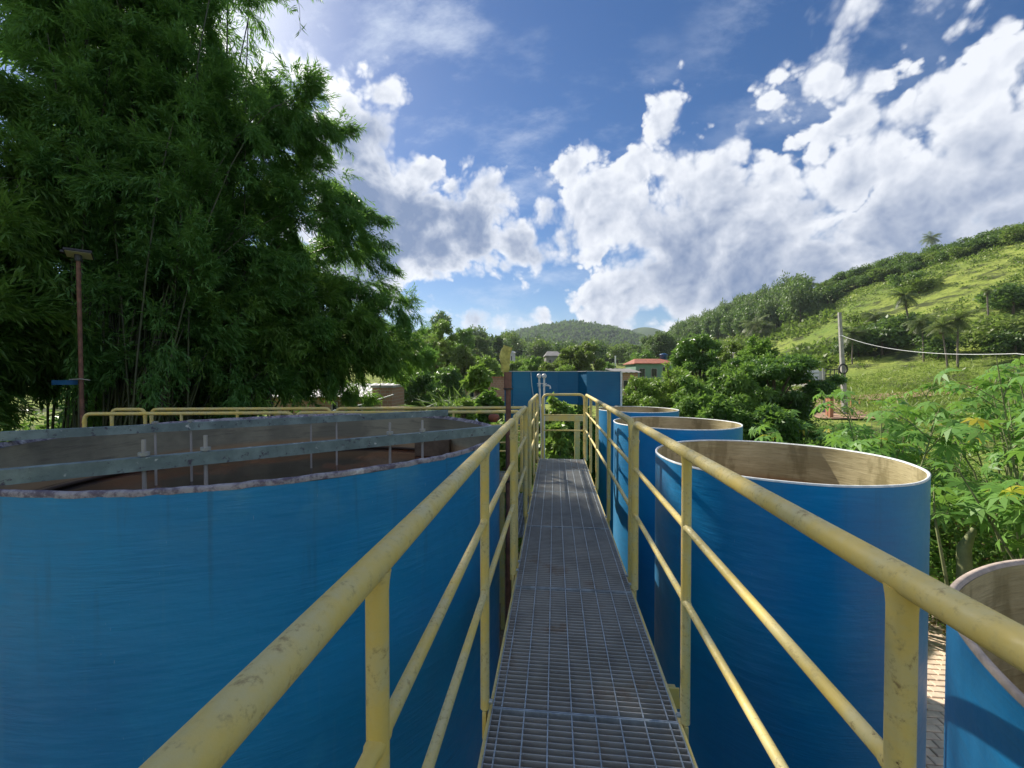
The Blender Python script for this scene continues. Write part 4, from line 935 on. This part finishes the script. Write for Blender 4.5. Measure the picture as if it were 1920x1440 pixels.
SLOPE = [(1552, 560, 10, 'broad dark round tree at the right end of the eucalyptus wood'), (1570, 545, 9, 'dark round tree just right of the broad one by the eucalyptus wood'), (1530, 560, 8, 'dark tree between the ridge palm and the broad round tree'),
         (1700, 535, 8, 'dark tree behind the left leaning palm high on the slope'), (1722, 540, 7, 'smaller dark tree right of the left leaning palm'),
         (1680, 640, 9, 'dark tree at the foot of the left leaning palm'), (1655, 655, 9, 'dark tree right of the palm nearest the utility pole'), (1640, 640, 8, 'dark tree under the short bushy palm'),
         (1860, 650, 7, 'dark tree below the bare topped palm'), (1885, 640, 8, 'dark tree right of the one below the bare topped palm'), (1905, 655, 6, 'small dark tree by the right edge, above the cable'),
         (1900, 575, 8, 'dark tree by the right edge, level with the bare topped palm crown'), (1880, 570, 6, 'small dark tree between the bare topped palm and the right edge'),
         (1700, 625, 8, 'dark tree between the short bushy palm and the thin drooping palm'), (1610, 655, 7, 'dark shrubby tree touching the trunk of the palm nearest the utility pole'),
         (1590, 660, 7, 'dark tree directly behind the utility pole at cable height'), (1620, 605, 7, 'dark tree above and left of the short bushy palm'), (1760, 660, 6, 'small dark tree at the foot of the touching pair of palms')]
for (px, py, s_, lab) in SLOPE:
    p = hit(px, py + 14); far_tree(p, s_ * .7, s_ * .9, rnd.choice((0, 2, 3)), lab, 'dark trees on the grassy slope', 'slope_tree', .6)

# scrub on the hillside, far woods: nobody could count these
rng = np.random.default_rng(77)
def scrub(name, label, n, pxr, fr, size, m, seed, per=26, rows=False):
    rng = np.random.default_rng(seed); px = rng.uniform(*pxr, n); f = rng.uniform(*fr, n)
    az = np.arctan((px - 960) / FPX) - YAW; Dr = np.interp(px, TB[:, 0], TB[:, 2]); rf = np.interp(px, TB[:, 0], TB[:, 3]); r = rf + (Dr - rf) * f
    x, y = r * np.sin(az), r * np.cos(az)
    keep = (np.sin(x * .09 + 2 * np.sin(y * .05)) + np.sin(y * .13 + x * .04) + rng.normal(0, .6, n)) > (-.1 if rows else .3); x, y = x[keep], y[keep]; z = zt(x, y); n = len(x)
    s = size * (.5 + rng.random(n)); i = np.repeat(np.arange(n), per); u = unit(rng.normal(size=(len(i), 3))); u[:, 2] = np.abs(u[:, 2])
    b = np.c_[x, y, z][i] + u * s[i, None] * np.array([1, 1, .55]) * rng.random((len(i), 1)) ** .4; d = unit(u + rng.normal(0, .6, (len(i), 3)))
    Lq = s[i] * .45; tone = np.clip(rng.random(n)[i] * .5 + rng.random(len(i)) * .4, 0, .92)
    tag(link(name, qmesh(name, leaves(b, d, Lq, Lq * .6, rng, up=u), tone, m)), label, 'shrubs', kind='stuff')
scrub('hill_scrub', 'dark low scrub in patches over the grassy hillside', 4200, (1480, 2100), (.03, .95), .85, L_OLIVE, 1, 18, True)
scrub('crest_scrub', 'dense scrub under the crest trees of the hill', 450, (1500, 2000), (.90, 1.02), 1.5, L_HILL, 2, 24)
scrub('slope_scrub', 'mixed bushes at the foot of the wooded ridge', 1500, (1180, 1560), (.05, .8), 2.2, L_OLIVE, 3, 24)
scrub('left_scrub', 'bushes covering the left valley slope', 1500, (740, 1060), (.0, .9), 2.2, L_LIGHT, 4, 24)
def farwood(name, label, n, dr, pxr, size, m, seed, per=14):
    rng = np.random.default_rng(seed); px = rng.uniform(*pxr, n); d = rng.uniform(*dr, n); az = np.arctan((px - 960) / FPX) - YAW; x, y = d * np.sin(az), d * np.cos(az); z = zt(x, y)
    s = size * (.5 + rng.random(n)); i = np.repeat(np.arange(n), per); u = unit(rng.normal(size=(len(i), 3))); u[:, 2] = np.abs(u[:, 2])
    b = np.c_[x, y, z][i] + u * s[i, None] * np.array([1, 1, 1.1]) * rng.random((len(i), 1)) ** .3; Lq = s[i] * .7
    tone = np.clip(rng.random(n)[i] * .6 + rng.random(len(i)) * .3, 0, .92)
    tag(link(name, qmesh(name, leaves(b, unit(u + rng.normal(0, .5, (len(i), 3))), Lq, Lq * .7, rng, up=u), tone, m)), label, 'woods', kind='stuff')
farwood('far_woods', 'continuous dark woods over the far hills', 7000, (600, 1150), (800, 1330), 6.5, L_FAR, 8)
farwood('valley_woods', 'woods filling the valley before the far hills', 2500, (200, 430), (780, 1300), 4.0, L_FAR, 9)

# palms
def palm_mesh(seed):
    rng = np.random.default_rng(seed); V4 = []; 
    for k in range(34):
        a = k * 2.4; el = rng.uniform(-.7, 1.2); L = 1.0 + .25 * rng.random(); nseg = 9; p = np.array([0, 0, 0.]); d = np.array([math.cos(a) * math.cos(el), math.sin(a) * math.cos(el), math.sin(el)])
        for s in range(nseg):
            d = unit(d + np.array([0, 0, -.16])); q = p + d * L / nseg; side = unit(np.cross(d, [0, 0, 1.])); wl = .36 * math.sin(math.pi * (s + 1.2) / (nseg + 1.6)) 
            for sg in (-1, 1):
                for h in (0, .5):
                    o = p + (q - p) * h; dd = unit(side * sg + d * .5 + np.array([0, 0, -.35 - .3 * rng.random()])); wv = d * .045
                    V4.append([o - wv * .5, o + wv * .5, o + dd * wl + wv * .15, o + dd * wl - wv * .15])
            V4.append([p - side * .012, p + side * .012, q + side * .012, q - side * .012]); p = q
    V4 = np.array(V4); return qmesh('fronds', V4, rng.random(len(V4)) * .9, L_PALM)
pmz = [palm_mesh(k) for k in range(3)]; ptm = MB().tube([(0, 0, -.05), (.01, 0, .3), (.0, 0, .7), (0, 0, 1)], [.024, .017, .015, .017], 7).mesh('trunk', M_PTRUNK)
skirt = MB().ring([(.02, .0), (.11, -.28), (.14, -.42), (.06, -.3), (.02, -.1)], 9).mesh('dead_fronds', M_TRUNK)
PALMS = [(1695, 554, 1712, 650, 'palm leaning left high on the slope, right of the utility pole'), (1642, 593, 1642, 640, 'short bushy palm among dark trees right of the utility pole'),
         (1599, 625, 1598, 683, 'palm with brown dead fronds, closest to the utility pole'), (1729, 602, 1732, 678, 'thin palm with drooping fronds, third from the utility pole along the lower row'),
         (1766, 612, 1777, 694, 'palm with full crown, left one of the touching pair'), (1796, 598, 1796, 690, 'palm with the broadest crown, right one of the touching pair'),
         (1851, 545, 1854, 627, 'bare topped palm standing alone on the bright grass at the right'), (1416, 608, 1418, 642, 'palm below the eucalyptus wood, left of two'),
         (1436, 612, 1437, 640, 'smaller palm below the eucalyptus wood, right of two'), (1502, 538, 1503, 580, 'palm on the ridge at the right end of the eucalyptus wood'),
         (1746, 446, 1746, 480, 'palm breaking the skyline on the hill crest'), (1545, 541, 1545, 575, 'small palm on the ridge beside the dark round tree')]
for k, (cx, cy_, bx, by, lab) in enumerate(PALMS):
    p = hit(bx, by); d = (p - CAM).dot(FW); c = P(cx, cy_, d=d); h = (c - p).length; sc = (7.2 if k not in (8, 6, 11) else 5) * (1 + .1 * math.sin(k * 3)) / 7.2 * d * .034
    r = empty('palm_tree', p, lab, 'palm tree', 'palms on the hillside')
    o = link('trunk', ptm, r, (0, 0, 0)); v = (c - p).normalized(); o.rotation_euler = v.to_track_quat('Z', 'Y').to_euler(); o.scale = (h * 1.0 if h < 12 else 12, h if h < 12 else 12, h)
    o = link('fronds', pmz[k % 3], r, c - p); o.scale = (sc * (.55 if k == 6 else .65 if k == 10 else 1),) * 3; o.rotation_euler.z = k
    if k in (2, 3, 4): o = link('dead_fronds', skirt, r, c - p); o.scale = (sc * 1.3,) * 3

# castor plants at the right: every leaf a piece
def palmate(seed):
    rng = np.random.default_rng(seed); V = []; nl = 8; T_ = []
    for k in range(nl):
        a = -2.5 + 5.0 * k / (nl - 1); ln = (1.0 - .28 * abs(a) / 2.5) * (.9 + .2 * rng.random()); d = np.array([math.cos(a), math.sin(a), 0]); s = np.array([-math.sin(a), math.cos(a), 0])
        dz = -.22 - .12 * rng.random(); m1 = d * ln * .5; V.append([[0, 0, 0], list(m1 - s * .155 * ln + [0, 0, .03]), list(d * ln + [0, 0, dz]), list(m1 + s * .155 * ln + [0, 0, .03])])
        T_.append(rng.random() * .5 + .2)
    cent = [[0, 0, .0]]
    return qmesh('leaf', np.array(V, float), np.array(T_), L_CAST)
lv = [palmate(k) for k in range(6)]
yl = palmate(9); yl.attributes['tone'].data.foreach_set('value', [.99] * 8)
def castor(x, y, h, wdt, nb, nleaf, label, seed, lean=(0, 0), sz=(.17, .30)):
    rnd = random.Random(seed); z0 = zt1(x, y); root = empty('castor_plant', (x, y, z0), label, 'plant', 'castor plants on the right'); st = MB(); tips = []
    for b in range(nb):
        a = b * 2.4 + rnd.random(); rr = wdt * math.sqrt((b + .5) / nb); top = Vector((rr * math.cos(a) + lean[0], rr * math.sin(a) + lean[1], h * rnd.uniform(.62, 1.0) * (1 - .25 * (rr / wdt) ** 2)))
        s0 = Vector((rnd.uniform(-.1, .1), rnd.uniform(-.1, .1), 0)); m1 = s0.lerp(top, .5) + Vector((-.12 * top.x, -.12 * top.y, .1))
        path = [s0, s0.lerp(m1, .5), m1, m1.lerp(top, .6), top]; st.tube(path, [.03, .024, .018, .013, .007], 6)
        tips.append((m1, top))
        for j in range(3):
            q = m1.lerp(top, rnd.uniform(.1, .9)); e = q + Vector((rnd.uniform(-.5, .5), rnd.uniform(-.5, .5), rnd.uniform(.1, .5))); st.tube([q, q.lerp(e, .5) + Vector((0, 0, .04)), e], [.010, .008, .004], 4); tips.append((q, e))
    leafpos = []
    for k in range(nleaf):
        m1, top = tips[k % len(tips)]; t = rnd.uniform(.3, 1.08); q = m1.lerp(top, t); a = rnd.random() * 6.28; Lp = rnd.uniform(.12, .34); e = q + Vector((math.cos(a) * Lp, math.sin(a) * Lp, rnd.uniform(-.02, .16)))
        st.tube([q, e], [.0045, .003], 3, False)
        o = link('leaf', yl if rnd.random() < .03 else lv[rnd.randrange(6)], root, e); s = rnd.uniform(*sz); o.scale = (s, s, s)
        o.rotation_euler = (rnd.gauss(0, .38), rnd.gauss(.25, .35), a)
    st.build('stem', M_STEM, root, (0, 0, 0)); return root
castor(6.0, 5.4, 4.2, 1.15, 9, 165, 'castor plant closest to the right edge, its stems showing above the corner tank', 1)
castor(5.2, 7.2, 3.55, 1.1, 8, 150, 'castor plant just right of the large round tank', 2)
castor(7.4, 7.2, 4.75, 1.3, 9, 165, 'tall castor plant at the right edge with the highest leaves near the cable end', 3)
castor(6.6, 9.4, 3.9, 1.3, 8, 150, 'castor plant in the middle of the thicket behind the large round tank', 4)
castor(9.4, 9.6, 4.7, 1.5, 8, 150, 'tall castor plant at the back right of the thicket under the cable', 5)
castor(4.6, 9.5, 3.05, 1.0, 7, 120, 'low castor plant at the left end of the thicket, right above the tank rim', 6)
castor(8.6, 12.2, 3.7, 1.5, 7, 135, 'castor plant at the back of the thicket below the dirt yard', 7)
castor(5.9, 12.0, 3.0, 1.3, 7, 120, 'castor plant behind the low one, beside the road bushes', 8)
castor(7.9, 5.0, 4.75, 1.2, 8, 135, 'castor plant half outside the right edge of the picture', 10)
# broken trunk among them
q = P(1806, 1090, d=5.6); bt_ = empty('dead_trunk', (q.x, q.y, 0), 'short broken pale trunk with bare forked limbs right of the large round tank', 'trunk')
MB().tube([(q.x, q.y, 0), (q.x + .02, q.y, q.z), (q.x + .0, q.y, q.z + .45), (q.x + .12, q.y, q.z + .72)], [.10, .085, .075, .03], 9).build('trunk', M_STEM, bt_)
MB().tube([(q.x - .02, q.y, 0), (q.x - .3, q.y - .1, q.z + .1), (q.x - .45, q.y - .1, q.z + .9), (q.x - .38, q.y, q.z + 1.3)], [.03, .022, .015, .008], 6).build('limb', M_STEM, bt_)
# undergrowth
def undergrowth(name, label, boxes, n, L, m, seed, asp=.4):
    rng = np.random.default_rng(seed); out = []; tn = []
    for (x0, x1, y0, y1, z1) in boxes:
        k = int(n * (x1 - x0) * (y1 - y0)); x = rng.uniform(x0, x1, k); y = rng.uniform(y0, y1, k); hh = z1 * (.55 + .45 * np.sin(x * 2.1 + y) * np.sin(y * 1.7 - x)); z = zt(x, y) + hh * rng.random(k) ** .6
        b = np.c_[x, y, z]; d = unit(rng.normal(size=(k, 3)) + [0, 0, .4]); Lq = L * (.5 + rng.random(k)); out.append(leaves(b, d, Lq, Lq * asp, rng)); tn.append(np.clip(rng.random(k), 0, 1))
    return tag(link(name, qmesh(name, np.concatenate(out), np.concatenate(tn), m)), label, 'undergrowth', kind='stuff')
undergrowth('undergrowth', 'tangled green weeds and small shrubs filling the ground right of the tanks', [(5.6, 13, 4.6, 13, 1.9), (3.3, 13, 8.6, 20, 1.9), (3.4, 14, 14, 24, 2.2)], 520, .11, L_MID, 12)
undergrowth('dry_weeds', 'dry brown leaf litter and twigs under the castor plants', [(4.9, 9, 6.6, 10, 1.1), (5.9, 9, 4.8, 6.6, 1.1)], 260, .10, L_DRY, 13)
undergrowth('garden_weeds', 'pale green weeds covering the plot beyond the platform', [(-9, 3.2, 13.6, 26, 1.7), (-7, -.6, 8.2, 13.6, 1.9), (-.6, .95, 8.6, 11.7, 1.6)], 330, .12, L_LIGHT, 14)

undergrowth('bamboo_floor_growth', 'dark weeds and low growth under the bamboo beside the big tank', [(-20, -7.2, 3, 15, 3.0), (-16, -5.2, 9, 14, 2.4)], 260, .2, L_DARK, 15)
undergrowth('meadow_growth', 'rough tufts of grass on the flat below the hill', [(22, 75, 22, 70, .7)], 16, .5, L_GRASS, 16, .12)
# ------------------------------------------------------------------ bamboo
def bamboo(label, base, tips, seed, per, leafn=9, L=(.13, .2), rad=.75, t0=.35, br=.8, lm=None):
    rng = np.random.default_rng(seed); rnd = random.Random(seed); root = empty('bamboo_clump', (base[0], base[1], 0), label, 'bamboo', 'bamboo clumps on the left')
    B = []; Dd = []
    for (px, py, d) in tips:
        tip = P(px, py, d=d); b0 = Vector((base[0] + rnd.gauss(0, br), base[1] + rnd.gauss(0, br), 0)); 
        c1 = Vector((b0.x * .8 + tip.x * .2, b0.y * .8 + tip.y * .2, max(tip.z * .8, 4.5))); c2 = Vector((b0.x * .35 + tip.x * .65, b0.y * .35 + tip.y * .65, max(tip.z * 1.12 + .8, 6)))
        f = lambda t: b0 * (1 - t) ** 3 + c1 * 3 * t * (1 - t) ** 2 + c2 * 3 * t * t * (1 - t) + tip * t ** 3
        cu = MB().tube([f(t) for t in np.linspace(0, 1, 12)], list(np.linspace(.026, .004, 12)), 6); o = cu.build('culm', M_CULM, root)
        t = np.array(sorted(rng.uniform(t0, 1.0, per))); pts = np.array([f(x) for x in t]); tg = unit(np.array([f(min(x + .02, 1.02)) - f(x - .02) for x in t]))
        # side branches gather the leaves into plumes
        nb = 16; bt_ = np.sort(rng.uniform(t0, 1, nb)); k = np.abs(t[:, None] - bt_[None]).argmin(1); bd = unit(rng.normal(size=(nb, 3)) + [0, 0, -.1])[k]
        bd = unit(bd + tg * .5); ln = rad * (1.15 - .75 * t)[:, None] * rng.random((per, 1)) ** .7 * 1.5
        a = np.array([f(bt_[i]) for i in k]) + bd * ln + np.c_[np.zeros(per), np.zeros(per), -.35 * ln[:, 0] ** 2 * rng.random(per)] + rng.normal(0, .07, (per, 3))
        B.append(a); Dd.append(unit(bd * .9 + tg * .3 + rng.normal(0, .35, (per, 3)) + [0, 0, -.55]))
    B = np.concatenate(B); Dd = np.concatenate(Dd); n = len(B); tw = rng.random(n); i = np.repeat(np.arange(n), leafn); s = np.tile(np.arange(leafn) / leafn, n)[:, None]
    d0 = Dd[i]; side = unit(np.cross(d0, rng.normal(size=(len(i), 3)))); bs = B[i] + d0 * s * .34; dl = unit(d0 * .9 + side * rng.uniform(.2, .95, (len(i), 1)) + [0, 0, -.15])
    LL = rng.uniform(*L, len(i)); V4 = leaves(bs, dl, LL, LL * .17, rng, up=np.array([0, 0, 1.]), fold=.1)
    o = link('foliage', qmesh('foliage', V4, np.clip(tw[i] * .6 + rng.random(len(i)) * .4, 0, 1), lm or L_BAM), root, (-base[0], -base[1], 0)); o['kind'] = 'stuff'
    return root
rnd = random.Random(21)
def jit(l, s=18, dd=.8, rep=1):
    return [(x + rnd.uniform(-s, s), y + rnd.uniform(-s, s), d + rnd.uniform(-dd, dd)) for (x, y, d) in l for _ in range(rep)]
main = jit([(500, 235, 12.5), (570, 262, 12.5), (622, 268, 12.5), (560, 330, 12), (655, 380, 13), (700, 430, 13.2), (725, 495, 13.4), (742, 560, 13.6), (765, 625, 14), (800, 660, 14.5), (770, 590, 14), (700, 440, 13), (610, 300, 12.8), (640, 270, 12.8),
            (380, -150, 12), (250, -120, 11), (120, -100, 10), (330, 60, 12), (230, 60, 11), (120, 60, 10), (20, 20, 9.5), (360, 200, 12), (250, 200, 11.5), (130, 190, 10.5), (430, 300, 12.3), (330, 330, 12), (200, 320, 11.5),
            (520, 380, 12.6), (420, 430, 12.4), (600, 450, 13), (500, 520, 13), (640, 530, 13.4), (690, 600, 13.6), (320, -320, 12), (200, -350, 11), (60, -300, 10.5), (440, -260, 13), (350, -60, 12.5)], 14, .8, 2) + jit([(180, 40, 9.6), (260, 120, 10), (200, 220, 9.8), (300, 260, 10.4), (370, 180, 10.8), (250, 360, 10), (340, 420, 10.6), (180, 380, 9.8), (420, 240, 11.2), (300, 20, 10.4), (100, 0, 9.2), (290, 500, 10.6), (400, 60, 11.4)], 16, .3, 2)
low = jit([(420, 520, 11), (500, 560, 11.2), (560, 540, 11.4), (640, 590, 11.8), (700, 640, 12.4), (740, 700, 13), (600, 640, 11.6), (520, 640, 11.2), (440, 620, 11), (470, 700, 11.2), (560, 705, 11.6), (650, 690, 12.2), (690, 738, 12.8), (600, 735, 12), (520, 735, 11.5), (780, 690, 14)], 16, .6, 2)
left = jit([(60, 330, 8.6), (110, 400, 8.8), (40, 460, 8.4), (90, 520, 8.6), (20, 560, 8.2), (110, 600, 8.8), (60, 660, 8.6), (10, 700, 8.4), (100, 720, 9), (-60, 400, 8), (-80, 600, 8), (-100, 250, 8.2), (30, 220, 8.8), (190, 700, 9.6), (215, 690, 9.8), (170, 760, 9.4), (0, 760, 8.6)], 14, .4, 2)
back = jit([(250, 450, 15), (330, 480, 15), (300, 600, 15), (230, 600, 14.5), (380, 560, 15.5), (250, 700, 15), (350, 700, 15.5), (450, 650, 16), (180, 500, 14), (550, 480, 16), (120, 300, 13.5), (400, 380, 15), (150, 620, 13.5), (60, 100, 12.5), (560, 650, 16)], 25, 1, 2)
bamboo('tall arching bamboo clump filling the upper left, its tips hanging into the sky', (-9.6, 8.6), main, 1, 640, 9, (.12, .20), 1.0, .22)
bamboo('thin open bamboo sprays against the bright sky at the top of the clump', (-8.9, 9.6), jit([(462, 10, 12), (440, 110, 12), (470, 60, 12.4), (420, 150, 12), (560, -30, 12.6), (500, 200, 12.6)], 14, .5, 1), 6, 150, 8, (.13, .2), .8, .5)
bamboo('lower brighter bamboo sprays hanging over the brick house, in front of the tall clump', (-8.6, 10.2), low, 2, 420, 9, (.13, .21), .7, .4, lm=L_BAM2)
bamboo('bamboo clump at the left edge behind the lamp post, with broad drooping plumes', (-10.3, 5.0), left, 3, 460, 9, (.15, .24), .75, .3, lm=L_BAM2)
bamboo('dark inner bamboo clump seen in the hollow right of the lamp post', (-12.0, 11.5), back, 4, 520, 7, (.28, .42), 1.5, .05)
# two loose twigs hanging into the frame at the top
tw = empty('hanging_bamboo_twig', P(565, -20, d=7), 'thin bamboo twig hanging into the sky at the top edge', 'twig')
rng = np.random.default_rng(4); tp_ = [P(555, -30, d=7), P(562, 20, d=7), P(563, 60, d=7)]; MB().tube(tp_, .003, 4).build('stem', M_CULM, tw)
t = rng.random(16); b = np.array([tp_[0].lerp(tp_[2], float(x)) for x in t]) - np.array(tw.location); d = unit(rng.normal(size=(16, 3)) * [1, 1, .5] + [0, 0, -.6]); link('foliage', qmesh('foliage', leaves(b, d, .13 + .05 * t, np.full(16, .02), rng), t, L_BAM), tw, (0, 0, 0))
if bpy.app.background: print('quads', sum(len(m.polygons) for m in bpy.data.meshes), 'objects', len(bpy.data.objects))

# ------------------------------------------------------------------ valley air
hm = bpy.data.materials.new('haze air'); hm.use_nodes = True; ht = hm.node_tree; ht.nodes.clear()
pvn = ht.nodes.new('ShaderNodeVolumePrincipled'); pvn.inputs['Color'].default_value = (.80, .88, 1, 1); pvn.inputs['Density'].default_value = .00019; pvn.inputs['Anisotropy'].default_value = .3
ho = ht.nodes.new('ShaderNodeOutputMaterial'); ht.links.new(pvn.outputs[0], ho.inputs['Volume'])
tag(MB().box(-2300, 2300, -2300, 2300, -40, 165).build('haze', hm), 'pale air over the whole valley', 'haze', kind='stuff')
